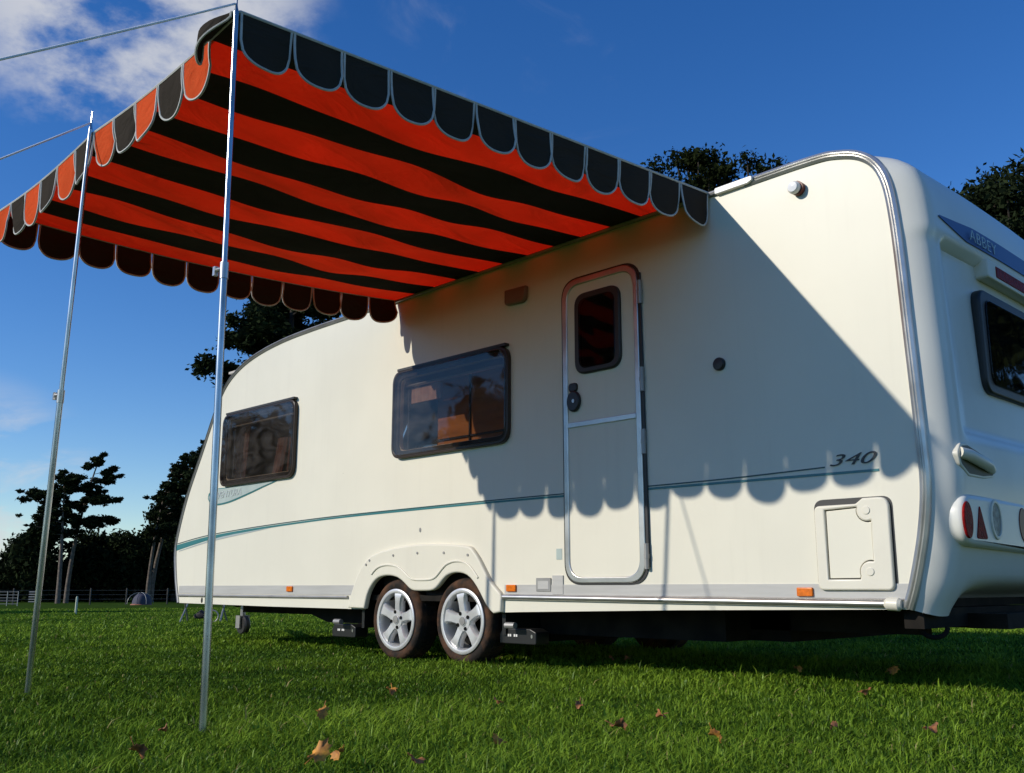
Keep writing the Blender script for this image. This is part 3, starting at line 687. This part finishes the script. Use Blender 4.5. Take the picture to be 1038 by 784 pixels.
# rear: lamps, grab handle, window, brake lamp, lettering
def rx(z, y): return xedge(z) + rear_bulge(z, y)
lc = plate('tail_lamp_cluster', [rpoly([(4.455,.675),(5.55,.650),(5.55,.905),(4.455,.905)], [.11,.01,.01,.11], 8)], rx(.8, 4.75)+.026, .12, M['white'], van, .026, REAR)
XL = rx(.8, 4.75)+.028
plate('red_lamp', [ellipse(4.505, .785, .050, .082)], XL+.002, .012, M['red_lens'], lc, .004, REAR)
plate('red_reflector', [rpoly([(4.585,.705),(4.715,.705),(4.645,.865)], .012)], XL+.002, .012, M['red_lens'], lc, .003, REAR)
for yc in (4.835,): 
    plate('lamp_ring', [ellipse(yc, .80, .070, .092), ellipse(yc, .80, .054, .076)], XL+.006, .014, M['hatch'], lc, .003, REAR)
    plate('clear_lamp', [ellipse(yc, .80, .054, .076)], XL+.002, .012, M['clear_lens'], lc, .003, REAR)
plate('amber_lamp', [ellipse(5.20, .79, .06, .085)], XL+.002, .012, M['lamp_red'], lc, .003, REAR)
XH = rx(1.08, 4.62)+.012
XH = -1.693
hp = [(4.47,1.085),(4.51,1.130),(4.58,1.138),(4.85,1.09),(4.91,1.045),(4.90,1.00),(4.76,.985),(4.58,.985),(4.49,1.03)]
gh = plate('grab_handle', [rpoly(hp, .03)], XH-.002, .05, M['hatch'], van, .006, REAR)
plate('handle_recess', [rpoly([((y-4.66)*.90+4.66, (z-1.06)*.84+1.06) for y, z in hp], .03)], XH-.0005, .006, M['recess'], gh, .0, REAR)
hb = MB(); hb.tube([(XH-.006, 4.50, 1.086), (XH+.018, 4.55, 1.076), (XH+.020, 4.76, 1.048), (XH-.006, 4.87, 1.036)], [.026, .027, .027, .022], 12); hb.build('handle_bar', M['hatch'], gh)
XW = rx(1.7, 5.5)
rw = plate('rear_window', [rpoly([(4.98,1.43),(6.07,1.43),(6.07,1.97),(4.98,1.97)], .085, 8), rpoly([(5.05,1.49),(6.0,1.49),(6.0,1.91),(5.05,1.91)], .06, 8)], XW+.032, .05, M['rubber'], van, .012, REAR)
plate('pane', [rpoly([(5.04,1.48),(6.01,1.48),(6.01,1.92),(5.04,1.92)], .06, 8)], XW+.040, .012, M['glass_dark'], rw, .004, REAR)
plate('window_back', [rpoly([(5.03,1.47),(6.02,1.47),(6.02,1.93),(5.03,1.93)], .06, 8)], XW+.006, .004, M['upholstery'], rw, .0, REAR)
bh = plate('brake_lamp', [rpoly([(5.09,2.045),(5.96,2.045),(5.96,2.145),(5.09,2.145)], .02)], rx(2.16, 5.5)+.01, .11, M['hatch'], van, .008, REAR)
plate('lens', [rpoly([(5.20,2.065),(5.85,2.065),(5.85,2.125),(5.20,2.125)], .006)], rx(2.16, 5.5)+.014, .012, M['red_lens'], bh, .003, REAR)
XB = rx(2.26, 5.0)
def rear_sheet(name, poly, mt, parent, d=.003):
    """sheet that follows the curved rear skin"""
    mb = MB(); vs = []; n = len(poly)//2
    for (y, z) in poly: vs.append((rx(z, y)+d, y, z))
    for (y, z) in poly: vs.append((rx(z, y)+d-.004, y, z))
    N_ = len(poly); mb.add(vs, [(i, i+1, N_-2-i, N_-1-i) for i in range(n-1)] + [(N_+N_-1-i, N_+N_-2-i, N_+i+1, N_+i) for i in range(n-1)])
    return mb.build(name, mt, parent, 60)
yy = [4.58+.03*k for k in range(65)]
nb = rear_sheet('name_band', [(y, 2.245+.035*min(1, (y-4.58)/.40)) for y in yy] + [(y, 2.236-.055*min(1, (y-4.58)/.30)) for y in yy[::-1]], M['navy'], van, .006)
Mt = Matrix.Translation((rx(2.23, 5.1)+.013, 4.90, 2.196)) @ REAR
text('name_lettering', 'ABBEY', .088, Mt, M['badge'], nb, sx=1.35, offset=-.0015, spacing=1.08)

# ------------------------------------------------------------------ awning
aw = empty('awning', (-4.5, 3.0, 2.6))
tag(aw, 'orange and black striped canvas awning with scalloped edge fixed to caravan roof', 'awning')
CN, CF = Vector((-3.24,1.69,2.715)), Vector((-6.06,1.69,2.675))
AN, AF = Vector((-2.885,4.385,2.640)), Vector((-5.70,4.385,2.618))
def canopy(u, v):
    """u 0..1 near edge -> far edge, v 0..1 front -> wall"""
    p = (CN*(1-u)+CF*u)*(1-v) + (AN*(1-u)+AF*u)*v
    fr = v*(1-v)*4
    z = -.055*math.sin(math.pi*u)*fr - .05*fr*sstep(.55, 1, u)
    z += fr*min(1, 7*u, 5*(1-u))*(.012*math.sin(9*u+5*v) * math.sin(8.5*v+3*u) + -.012*math.sin(23*u-7*v+1) + .011*math.sin(31*u+15*v+1.3*math.sin(9*v)) + .005*math.sin(57*u-26*v))
    z += (1-v)**3*(-.030*abs(math.sin(math.pi*min(1, max(0, (u-0)/.506)))) if u < .506 else -.030*abs(math.sin(math.pi*(u-.506)/.494))*(1-v)**3)
    return Vector((p.x, p.y, p.z+z))
NS = 12; sub = 8; nu = NS*sub; nvv = 64
mb = MB(); vs = [canopy(i/nu, j/nvv) for i in range(nu+1) for j in range(nvv+1)]
mb.v = [tuple(p) for p in vs]
for i in range(nu):
    for j in range(nvv):
        a_ = i*(nvv+1)+j; mb.f.append([a_, a_+1, a_+nvv+2, a_+nvv+1]); mb.mi.append(0 if (i//sub) % 2 == 0 else 1)
me = bpy.data.meshes.new('canopy'); me.from_pydata(mb.v, [], mb.f); me.polygons.foreach_set('material_index', mb.mi); me.update()
link('canopy', me, [M['black_cloth'], M['orange_cloth']], aw, 180)
# edge binding along the roof line
eb = MB(); eb.tube([canopy(i/30, 1)+Vector((0, .012, -.006)) for i in range(31)], .011, 8); eb.build('roof_edge_binding', M['black_cloth'], aw)
eb = MB(); eb.tube([canopy(i/60, 0)+Vector((0, 0, .002)) for i in range(61)], .007, 6); eb.build('edge_binding', M['piping'], aw)
for u_ in (0, 1):
    eb = MB(); eb.tube([canopy(u_, j/40)+Vector((0, 0, .002)) for j in range(41)], .007, 6); eb.build('edge_binding', M['piping'], aw)

def flap(fn, a0, a1, h, out, mt, wob=0., curl=0., slant=0., pr=.0055, puff=0.):
    """one scallop hanging from edge fn(t) between a0 and a1; out = outward horizontal direction"""
    n, m = 12, 9; g = .03*(a1-a0)
    pts = []
    def depth(s):                                    # scallop outline
        e = abs(2*s-1); return h*(1-slant*(1-s))*(.55+.45*math.sqrt(max(0, 1-e**2.4)))
    def pos(s, q):
        top_ = fn(a0+g+(a1-a0-2*g)*s); dd = depth(s)*q
        o = out*(wob*math.sin(s*math.pi*1.3+wob*40)*q + curl*q*q + .008*math.sin(s*math.pi)*q + puff*math.sin(math.pi*.5*min(1, q*2.2))*(.35+.65*math.sin(math.pi*s)))
        return top_ + o + Vector((0, 0, -dd*(1-.25*min(1, abs(curl)/max(h, .01))*q)))
    for i in range(n+1):
        for j in range(m+1): pts.append(pos(i/n, j/m))
    th_ = out*.0012
    front = [p+th_ for p in pts]; back = [p-th_ for p in pts]; K = len(pts)
    f = MB(); fs = []
    for i in range(n):
        for j in range(m):
            a_ = i*(m+1)+j; b_ = a_+m+1; fs += [(a_, a_+1, b_+1, b_), (K+b_, K+b_+1, K+a_+1, K+a_)]
    f.add(front+back, fs); o = f.build('valance_flap', mt, aw, 180)
    p = MB(); path = [pos(0, q/5) for q in range(6)] + [pos(i/(2*n), 1) for i in range(1, 2*n)] + [pos(1, 1-q/5) for q in range(6)]
    p.tube(path, pr, 6); p.build('piping', M['piping'], o)
rf = random.Random(4)
for k in range(NS):
    mt = M['black_cloth'] if k % 2 == 0 else M['orange_cloth']
    fn = lambda t: canopy(t, 0)
    if k == 0: flap(fn, 0, 1/NS, .19, Vector((-.35, -1, .25)), mt, 0., .0, .72, puff=.085)
    else: flap(fn, k/NS, (k+1)/NS, .205+rf.uniform(-.012, .012), Vector((0, -1, 0)), mt, rf.uniform(-.016, .016), rf.uniform(-.03, .008))
for k in range(12):
    flap(lambda t: canopy(0, t), k/12, (k+1)/12, .215, Vector((1, 0, 0)), M['black_cloth'], rf.uniform(-.015, .015), rf.uniform(-.015, .015))
    flap(lambda t: canopy(1, t), k/12, (k+1)/12, .188, Vector((-1, 0, 0)), M['black_cloth'], rf.uniform(-.02, .02), rf.uniform(-.02, .015))

# poles and guy ropes stand free of the canvas
def pole(base, topp, joint, label):
    r_ = empty('awning_pole', base); tag(r_, label, 'awning pole', 'awning poles')
    b, t = Vector(base), Vector(topp); at = lambda z: b+(t-b)*(z-b.z)/(t.z-b.z)
    m_ = MB(); m_.tube([at(.0)-Vector((0, 0, .03)), at(joint)], .0138, 14); m_.build('lower_tube', M['pole'], r_)
    m_ = MB(); m_.tube([at(joint-.02), at(t.z-.02)], .0108, 14); m_.build('upper_tube', M['pole'], r_)
    m_ = MB(); m_.tube([at(joint-.05), at(joint+.012)], .0165, 14); m_.tube([at(joint-.01)+Vector((-.045, -.01, 0)), at(joint-.01)], .008, 8); m_.box(at(joint).x-.055, at(joint).x-.04, at(joint).y-.018, at(joint).y-.002, joint-.03, joint+.005); m_.build('clamp', M['alu'], r_)
    m_ = MB(); m_.tube([at(t.z-.02), at(t.z+.0), at(t.z+.012), at(t.z+.075)], [.0108, .006, .0045, .0035], 8); m_.build('spike', M['pole'], r_)
pole((-3.19, 1.69, 0), (-3.243, 1.675, 2.73), 1.66, 'silver telescopic pole under the near corner of the striped awning, tallest in view')
pole((-4.87, 1.70, 0), (-4.665, 1.675, 2.73), 1.40, 'thin silver pole half way along the awning front edge, leaning in the photo left')
pole((-6.12, 1.70, 0), (-6.06, 1.675, 2.71), 1.50, 'silver pole under the far front corner of the awning, outside the left edge')
def rope(a, b, label):
    a, b = Vector(a), Vector(b); n = 24; m_ = MB()
    m_.tube([a+(b-a)*(k/n)+Vector((0, 0, -.05*4*(k/n)*(1-k/n))) for k in range(n+1)], .0045, 8)
    o = m_.build('guy_rope', M['rope'], smooth=180); tag(o, label, 'guy rope', 'awning guy ropes')
rope((-3.243, 1.67, 2.745), (-3.12, -2.4, .0), 'pale guy rope tied to the top of the tall near corner pole')
rope((-4.665, 1.67, 2.745), (-5.1, -2.0, .0), 'pale guy rope tied to the top of the middle awning pole')
rope((-6.06, 1.67, 2.72), (-7.6, -1.2, .0), 'pale guy rope tied to the far corner pole of the awning')

# ------------------------------------------------------------------ trees
def leafmesh(name, C, size, mt, parent, flat=1., aspect=2.2, drop=0.):
    """C: n x 3 tuft centres; every tuft a small elongated leaf-sized face"""
    n = len(C); d = rng.normal(size=(n, 3)); d[:, 2] = d[:, 2]*flat; d /= np.linalg.norm(d, axis=1)[:, None]
    e = rng.normal(size=(n, 3)); e -= (e*d).sum(1)[:, None]*d; e /= np.linalg.norm(e, axis=1)[:, None]
    s = (size*rng.uniform(.55, 1.35, n))[:, None]
    V = np.stack([C-d*s, C+e*s/aspect, C+d*s, C-e*s/aspect], 1).astype(np.float32)
    me = bpy.data.meshes.new(name); me.vertices.add(n*4); me.vertices.foreach_set('co', V.ravel())
    me.loops.add(n*4); me.loops.foreach_set('vertex_index', np.arange(n*4, dtype=np.int32))
    me.polygons.add(n); me.polygons.foreach_set('loop_start', np.arange(0, n*4, 4, dtype=np.int32)); me.update(calc_edges=True)
    t = np.clip(rng.normal(.45, .28, n), 0, 1).astype(np.float32)
    at = me.attributes.new('tint', 'FLOAT', 'FACE'); at.data.foreach_set('value', t)
    return link(name, me, mt, parent)

def pine(base, height, lean, bare, spread, seed, label, cat='tree', group='pines across the field', dens=1., leaf=.21, name='pine_tree', bark='bark', tr=.03, flatness=.22, asym=(0, 0), mt='pine', nbr=1.7):
    rg = np.random.default_rng(seed); x, y = base; z0 = gz(x, y)-.1
    t = empty(name, (x, y, z0)); tag(t, label, cat, group)
    mb = MB(); P = []
    for k in range(9):
        s = k/8; P.append((x+lean[0]*s*s+.12*math.sin(3*s+seed), y+lean[1]*s*s, z0+height*.97*s))
    trr = height*tr*.55; mb.tube(P, [trr*(1.15-.95*k/8) for k in range(9)], 9)
    at = lambda s: Vector(P[0]).lerp(Vector(P[-1]), s) if False else Vector((x+lean[0]*s*s, y+lean[1]*s*s, z0+height*.97*s))
    centres = []
    nb = int((1-bare)*height*nbr)
    for k in range(nb):
        s = bare+(1-bare)*((k+rg.random())/nb); a = rg.uniform(0, 2*math.pi)
        prof_ = spread*(math.sin(math.pi*min(1, (s-bare)/(1-bare)*.86+.16))**.7)*rg.uniform(.45, 1.12)
        p0 = at(s); up_ = rg.uniform(-.05, .35)*prof_
        p1 = p0+Vector((math.cos(a)*prof_+asym[0], math.sin(a)*prof_+asym[1], up_))
        mb.tube([p0, p0.lerp(p1, .5)+Vector((0, 0, .06*prof_)), p1], [trr*.32*(1.2-s), trr*.2, trr*.08], 5, caps=False)
        for q in range(max(4, int(prof_*4.2))):
            f = rg.uniform(.22, 1.05); c_ = p0.lerp(p1, f) + Vector((rg.normal(0, .22)*prof_, rg.normal(0, .22)*prof_, rg.uniform(-.15, .4)))
            rad = rg.uniform(.25, .8)*(.5+.12*prof_)
            nl = int(125*dens*rad/.5); u = rg.normal(size=(nl, 3)); u /= np.linalg.norm(u, axis=1)[:, None]; u *= np.abs(rg.normal(.62, .33, (nl, 1)))*rad
            u[:, 2] = u[:, 2]*flatness*2.3
            centres.append(u+np.array(c_))
    mb.build('trunk', M[bark], t, 60)
    leafmesh('crown', np.concatenate(centres), leaf, M[mt], t, flat=.6)

def broad(base, height, spread, low, seed, label, group, dens=1., leaf=.22, mt='oak', name='oak_tree', clump=(.9, 1.7), nclump=70, hollow=.35):
    rg = np.random.default_rng(seed); x, y = base; z0 = gz(x, y)-.1
    t = empty(name, (x, y, z0)); tag(t, label, 'tree', group)
    mb = MB(); tr_ = height*.022
    mb.tube([(x, y, z0), (x+.1, y, z0+height*.25), (x, y+.1, z0+height*.55), (x, y, z0+height*.8)], [tr_*1.3, tr_, tr_*.7, tr_*.3], 9)
    cs = []; zc = z0+(low+1)*height/2; hz = (1-low)*height/2
    for k in range(nclump):
        u = rg.normal(size=3); u /= np.linalg.norm(u); u *= rg.uniform(hollow, 1)**.5
        c_ = np.array([x+u[0]*spread, y+u[1]*spread, zc+u[2]*hz]); rad = rg.uniform(*clump)
        b0 = Vector((x, y, z0+height*rg.uniform(.25, .6))); mb.tube([b0, b0.lerp(Vector(c_), .5)+Vector((0, 0, .4)), Vector(c_)], [tr_*.4, tr_*.22, tr_*.08], 5, caps=False)
        nl = int(170*dens*(rad/1.2)**2); v = rg.normal(size=(nl, 3)); v /= np.linalg.norm(v, axis=1)[:, None]; v *= np.abs(rg.normal(.66, .3, (nl, 1)))*rad*np.array([1.1, 1.1, .75])
        cs.append(v+c_)
    mb.build('trunk', M['bark_dark'], t, 60); leafmesh('crown', np.concatenate(cs), leaf, M[mt], t)

def along(px, dist, row=600):              # ground point in a given direction
    d = F + (px-519)/993.46*Rt - (row-392)/993.46*Up; d = Vector((d.x, d.y)).normalized(); return (d.x*dist, d.y*dist)
PG = 'tall pines across the field'
pine(along(59, 118), 14.6, (-.3, -.3), .50, 4.4, 21, 'tall bare stemmed pine at the left with a broad flat crown', group=PG, tr=.030, nbr=2.4, asym=(-.7, -.7), dens=1.3)
pine(along(68, 120), 16.9, (1.9, 1.6), .42, 3.7, 5, 'tall pine with a slanting trunk and open tiered crown, right of the flat crowned one', group=PG, tr=.026, dens=1.1, nbr=1.9, asym=(.5, .5))
pine(along(149, 122), 16.6, (1.6, 1.5), .42, 3.2, 8, 'pine with a pale slanting trunk just left of the caravan nose behind the tent', group=PG, tr=.024, nbr=2., asym=(.8, .8))
pine(along(153, 125), 19.2, (3.6, 3.6), .42, 4.4, 13, 'tallest far pine leaning right behind the caravan nose', group=PG, tr=.024, nbr=2.3, asym=(.9, .9), dens=1.2)
pine(along(192, 116), 18.5, (.5, .3), .2, 4.4, 14, 'dense far pine partly hidden by the caravan front edge', group=PG, tr=.03, bark='bark_dark', nbr=2.2)
UG = 'dark trees below the pines'
broad(along(38, 128), 9.8, 3.2, .05, 31, 'dark bushy tree behind the two left pines', UG, leaf=.33, mt='pine', name='dark_conifer', clump=(.8, 1.5), nclump=52)
broad(along(6, 132), 5.5, 3.4, .05, 32, 'low dark bush at the left edge of the field', UG, leaf=.33, mt='pine', name='dark_conifer', clump=(.7, 1.2), nclump=40)
broad(along(97, 132), 8.0, 3.2, .1, 33, 'round dark tree between the two pairs of pines, nearer the left pair', UG, leaf=.33, mt='pine', name='dark_conifer', nclump=44)
broad(along(122, 136), 7.0, 3.2, .1, 34, 'low dark tree above the tent between the pines', UG, leaf=.33, mt='pine', name='dark_conifer', nclump=44)
broad(along(136, 130), 8.8, 3.6, .1, 35, 'dark bushy tree at the left of the pale slanting trunk', UG, leaf=.33, mt='pine', name='dark_conifer', nclump=50)
broad(along(176, 132), 12.5, 3.8, .05, 36, 'dense dark tree beside the caravan nose below the tallest pine', UG, leaf=.33, mt='pine', name='dark_conifer', nclump=60)
for px, sd_, h_, lab in ((48, 41, 4.2, 'dark hedge shrub at the foot of the left pines'), (84, 42, 4.8, 'dark hedge shrub right of the left pine trunks'), (112, 43, 4.5, 'dark hedge shrub left of the small tent'), (160, 44, 4.5, 'dark hedge shrub behind the small tent and pale trunk'), (22, 45, 4.0, 'dark hedge shrub behind the metal hurdle')):
    broad(along(px, 140), h_, 3.3, .0, sd_, lab, 'hedge shrubs along the far field edge', leaf=.33, mt='pine', name='hedge_shrub', clump=(.8, 1.3), nclump=34)
NG = 'big trees behind the caravan'
pine(along(290, 62, 360), 23.5, (.4, .3), .45, 5.0, 52, 'large dark conifer rising behind the front of the caravan roof below the awning', group=NG, dens=2.0, leaf=.20, bark='bark_dark', flatness=.4, nbr=2.6)
broad(along(703, 48, 170), 23.3, 2.7, .62, 61, 'round crowned leafy tree above the caravan roof beside the awning end', NG, leaf=.13, dens=3.2, clump=(.5, .85), nclump=105, hollow=.5)
broad(along(766, 47, 180), 22.0, 2.1, .66, 62, 'smaller leafy tree right of the round crowned one above the roof', NG, leaf=.13, dens=3.0, clump=(.4, .65), nclump=52, hollow=.5)
broad(along(1015, 50, 220), 20.7, 5.2, .3, 63, 'dark dense tree above the rear of the caravan at the right edge', NG, leaf=.16, dens=2.6, mt='pine', name='dark_conifer', clump=(.6, 1.1), nclump=300)

broad((11, 32), 13, 4.5, .1, 74, 'leafy tree reflected in the dark rear window of the caravan', 'trees on the near side of the field, seen as reflections', leaf=.3, nclump=60)
BG = 'trees on the near side of the field, seen as reflections'
broad((-27, -18.5), 8.6, 3.4, .15, 71, 'leafy tree reflected as a dark slope in the middle side window', BG, leaf=.3, nclump=60)
broad((-42, -7), 12., 4.6, .15, 72, 'leafy tree shading the far left grass, reflected in the front side window', BG, leaf=.3, nclump=60)
broad((-41, -16.5), 8.6, 4., .15, 73, 'low leafy tree reflected along the foot of the front side window', BG, leaf=.3, nclump=70)

# ------------------------------------------------------------------ far field furniture
def atpx(px, dist): p = along(px, dist); return p[0], p[1], gz(*p)
# dome tent
tx, ty, tz_ = atpx(144, 88)
tn = empty('dome_tent', (tx, ty, tz_)); tag(tn, 'small blue grey dome tent pitched far across the field', 'tent')
vx = Vector((Rt.x, Rt.y, 0)); vy = Vector((-Rt.y, Rt.x, 0))
def dome(name, w0, w1, h, mt, parent, dz=0., shift=0.):
    mb = MB(); vs = []; n, m = 20, 8
    for j in range(m+1):
        q = j/m; rr_ = math.cos(q*math.pi/2)**.8
        for i in range(n):
            a = 2*math.pi*i/n; c, s = math.cos(a), math.sin(a); k_ = 1+.08*math.cos(4*a)
            p = Vector((tx, ty, tz_+dz)) + vx*(w0*c*rr_*k_+shift) + vy*(w1*s*rr_*k_) + Vector((0, 0, h*math.sin(q*math.pi/2)))
            vs.append(p)
    mb.add(vs, [(j*n+i, j*n+(i+1) % n, (j+1)*n+(i+1) % n, (j+1)*n+i) for j in range(m) for i in range(n)]); return mb.build(name, mt, parent, 60)
dome('groundsheet_skirt', 0.85, .8, .17, M['tent_orange'], tn); dome('flysheet', 0.76, .72, .88, M['tent'], tn, .06, .05)
pm = MB()
for s in (-1, 1):
    pm.tube([Vector((tx, ty, tz_+.08)) + vx*(.78*math.cos(k*math.pi/14)) + vy*(s*.8*math.cos(k*math.pi/14)-.2) + Vector((0, 0, 0.93*math.sin(k*math.pi/14)**.8 if 0 < k < 14 else 0)) for k in range(15)], .018, 5)
pm.build('tent_pole', M['metal_far'], tn)
# metal hurdle
hx, hy, hz_ = atpx(4, 84)
hu = empty('metal_hurdle', (hx, hy, hz_)); tag(hu, 'pale metal hurdle gate standing at the left edge of the field', 'hurdle')
m_ = MB(); O = Vector((hx, hy, hz_))
for k in range(5): m_.tube([O-vx*1.3+Vector((0, 0, .15+.22*k)), O+vx*1.1+Vector((0, 0, .15+.22*k))], .022, 5)
for q in (-1.3, .3, 1.1): m_.tube([O+vx*q, O+vx*q+Vector((0, 0, 1.08))], .035, 5)
m_.build('bars', M['metal_far'], hu)
m_ = MB()
for k in range(5): m_.tube([O+vx*1.9+Vector((0, 0, .3+.18*k)), O+vx*2.5+Vector((0, 0, .3+.18*k))], .05, 5)
m_.build('slat_panel', M['metal_far'], hu)
# fence posts with wire
fx = [(14, 100), (92, 100), (128.5, 100), (170, 100)]
for (px, ds), lab in zip(fx, ('grey fence post behind the metal hurdle', 'grey fence post right of the left pine trunks', 'grey fence post just left of the small tent', 'grey fence post between the tent and the caravan nose')):
    a_ = Vector(atpx(px, ds)); m_ = MB(); m_.tube([a_, a_+Vector((0, 0, 1.45)), a_+Vector((0, 0, 1.5))], [.07, .07, .04], 7)
    tag(m_.build('fence_post', M['post_wood']), lab, 'fence post', 'posts of the far wire fence')
m_ = MB()
for zz in (.5, .9, 1.3): m_.tube([Vector(atpx(px, ds))+Vector((0, 0, zz)) for px, ds in [(-20, 100)]+fx+[(215, 100)]], .006, 4)
tag(m_.build('fence_wire', M['metal_far']), 'thin wires strung between the grey fence posts across the field', 'wire fence')
# marker post in the grass
a_ = Vector(atpx(78.5, 27)); m_ = MB(); m_.tube([a_, a_+Vector((.01, 0, .40)), a_+Vector((.01, 0, .44))], [.03, .028, .015], 8)
tag(m_.build('marker_post', M['peg_white']), 'short pale marker post standing alone in the grass left of the caravan', 'marker post')
# folding chair beyond the nose
cx_, cy_, cz_ = atpx(210, 15.6); cz_ = gz(cx_, cy_)
fc = empty('folding_chair', (cx_, cy_, cz_)); tag(fc, 'dark folding camping chair standing on grass beyond the caravan nose, only its legs showing', 'camping chair')
O = Vector((cx_, cy_, cz_)); P = lambda a, b, z: O + vx*a + vy*b + Vector((0, 0, z))
for s, b in ((-.32, -.2), (-.32, .2), (.27, -.2), (.27, .2)):
    m_ = MB(); m_.tube([P(s, b, 0), P(s*.9, -b, .42)], .013, 6); m_.build('leg', M['alu_dark'], fc)
m_ = MB(); m_.tube([P(.16+.085*math.cos(k*math.pi/10), -.2, .10+.085*math.sin(k*math.pi/10)) for k in range(21)], .010, 6); m_.build('hoop_brace', M['alu_dark'], fc)
m_ = MB(); m_.box(0, 0, 0, 0, 0, 0) if False else None
m_.tube([P(-.3, .0, .43), P(0, 0, .40), P(.27, 0, .43)], [.05, .05, .05], 8); m_.build('seat', M['upholstery'], fc)
m_ = MB(); m_.tube([P(-.18, .05, .085), P(-.08, .05, .12), P(.03, .05, .10)], [.03, .07, .03], 10); tag(m_.build('camp_bag', M['upholstery']), 'small dark bag lying on the grass under the camping chair', 'bag')

# ------------------------------------------------------------------ fallen leaves
def gpx(px, py, z=.03):
    d = F + (px-519)/993.46*Rt - (py-392)/993.46*Up; t_ = (z-.49)/d.z; return Vector((d.x*t_, d.y*t_, z))
def leaf(px, py, size, mt, label, seed, group='fallen leaves on the lawn', tilt=.7, lift=.0):
    rg = random.Random(seed); c = gpx(px, py, .05+lift); size *= 1.1; lob = 9; mb = MB(); n = 27
    az = rg.uniform(0, 6.28); tl = rg.uniform(.3, tilt); ax = Vector((math.cos(az), math.sin(az), 0)); Mr = Matrix.Rotation(tl, 4, ax) @ Matrix.Rotation(rg.uniform(0, 6.28), 4, 'Z')
    ring = []; inner = []
    for k in range(n):
        a = 2*math.pi*k/n; rr_ = size*(.62+.38*math.cos(lob/2*a)**2*(.8+.3*math.sin(2*a+seed)))
        cup = .35*size*math.sin(2*a+seed)+.15*size*math.cos(3*a)
        ring.append(Vector((rr_*math.cos(a)*1.15, rr_*math.sin(a)*.85, cup))); inner.append(Vector((rr_*.5*math.cos(a)*1.15, rr_*.5*math.sin(a)*.85, cup*.2)))
    vs = [Vector((0, 0, 0))]+inner+ring; vs = [c+Mr @ v for v in vs]; k_ = 1+n
    low = [v-Vector((0, 0, .0016)) for v in vs]; T = len(vs)
    fs = []
    for k in range(n):
        k2 = (k+1) % n; fs += [(0, 1+k, 1+k2), (1+k, k_+k, k_+k2, 1+k2), (T, T+1+k2, T+1+k), (T+1+k2, T+k_+k2, T+k_+k, T+1+k), (k_+k, T+k_+k, T+k_+k2, k_+k2)]
    mb.add(vs+low, fs); mb.tube([c+Mr @ Vector((size*.6, 0, 0)), c+Mr @ Vector((size*1.5, size*.2, .01))], .0016, 5)
    tag(mb.build('fallen_leaf', mt, smooth=60), label, 'fallen leaf', group)
Lf, Ld = M['leaf'], M['leaf_dark']
leaf(324, 762, .032, Lf, 'largest orange leaf, low in the foreground right of the tall pole', 1, tilt=.9, lift=.02)
leaf(342, 764, .022, Lf, 'small orange leaf touching the right side of the largest orange leaf', 2, tilt=.9)
leaf(326, 722, .028, Lf, 'upright golden leaf above the largest orange leaf in the foreground', 3, tilt=1.2, lift=.015)
leaf(397, 699, .028, Lf, 'orange leaf in the grass below the front wheel pair', 4)
leaf(140, 760, .026, Ld, 'curled dark red leaf in the foreground between the two poles', 5, tilt=1.)
leaf(166, 738, .018, Ld, 'little brown leaf left of the tall pole foot', 6)
leaf(423, 770, .018, Ld, 'thin pale brown leaf at the bottom edge below the wheels', 7)
leaf(504, 749, .018, Lf, 'narrow orange leaf standing upright at bottom centre', 8, tilt=1.3)
leaf(504, 710, .016, Ld, 'slim brown leaf tilted below the rear wheel', 9, tilt=1.3)
leaf(627, 735, .028, Ld, 'dark red brown leaf pair in the grass below the door', 10, tilt=1.)
leaf(670, 724, .022, Ld, 'upright brown leaf right of the dark red one below the door', 11, tilt=1.3)
leaf(726, 745, .024, Lf, 'orange brown leaf in the foreground right of centre', 12, tilt=1.1)
leaf(809, 678, .026, Lf, 'yellow leaf at the edge of the caravan shadow under the service hatch', 13, tilt=1.)
leaf(905, 679, .030, Lf, 'upright orange leaf at the shadow edge below the caravan rear corner', 14, tilt=1.3)
leaf(944, 737, .026, Ld, 'dark leaf with a pale stem low at the right', 15, tilt=1.)
leaf(620, 667, .024, Ld, 'brown leaf at the shadow edge under the door, left one', 16)
leaf(636, 667, .022, Ld, 'brown leaf at the shadow edge under the door, right one', 17)
leaf(587, 714, .020, Ld, 'brown leaf in the grass below the left side of the door', 18)
leaf(878, 700, .022, Ld, 'faint brown leaf in the grass below the service hatch', 19)
leaf(845, 735, .018, Ld, 'tiny brown leaf in the foreground below the service hatch', 20)

sc.render.engine = 'CYCLES'
sc.cycles.max_bounces = 8; sc.cycles.transparent_max_bounces = 16
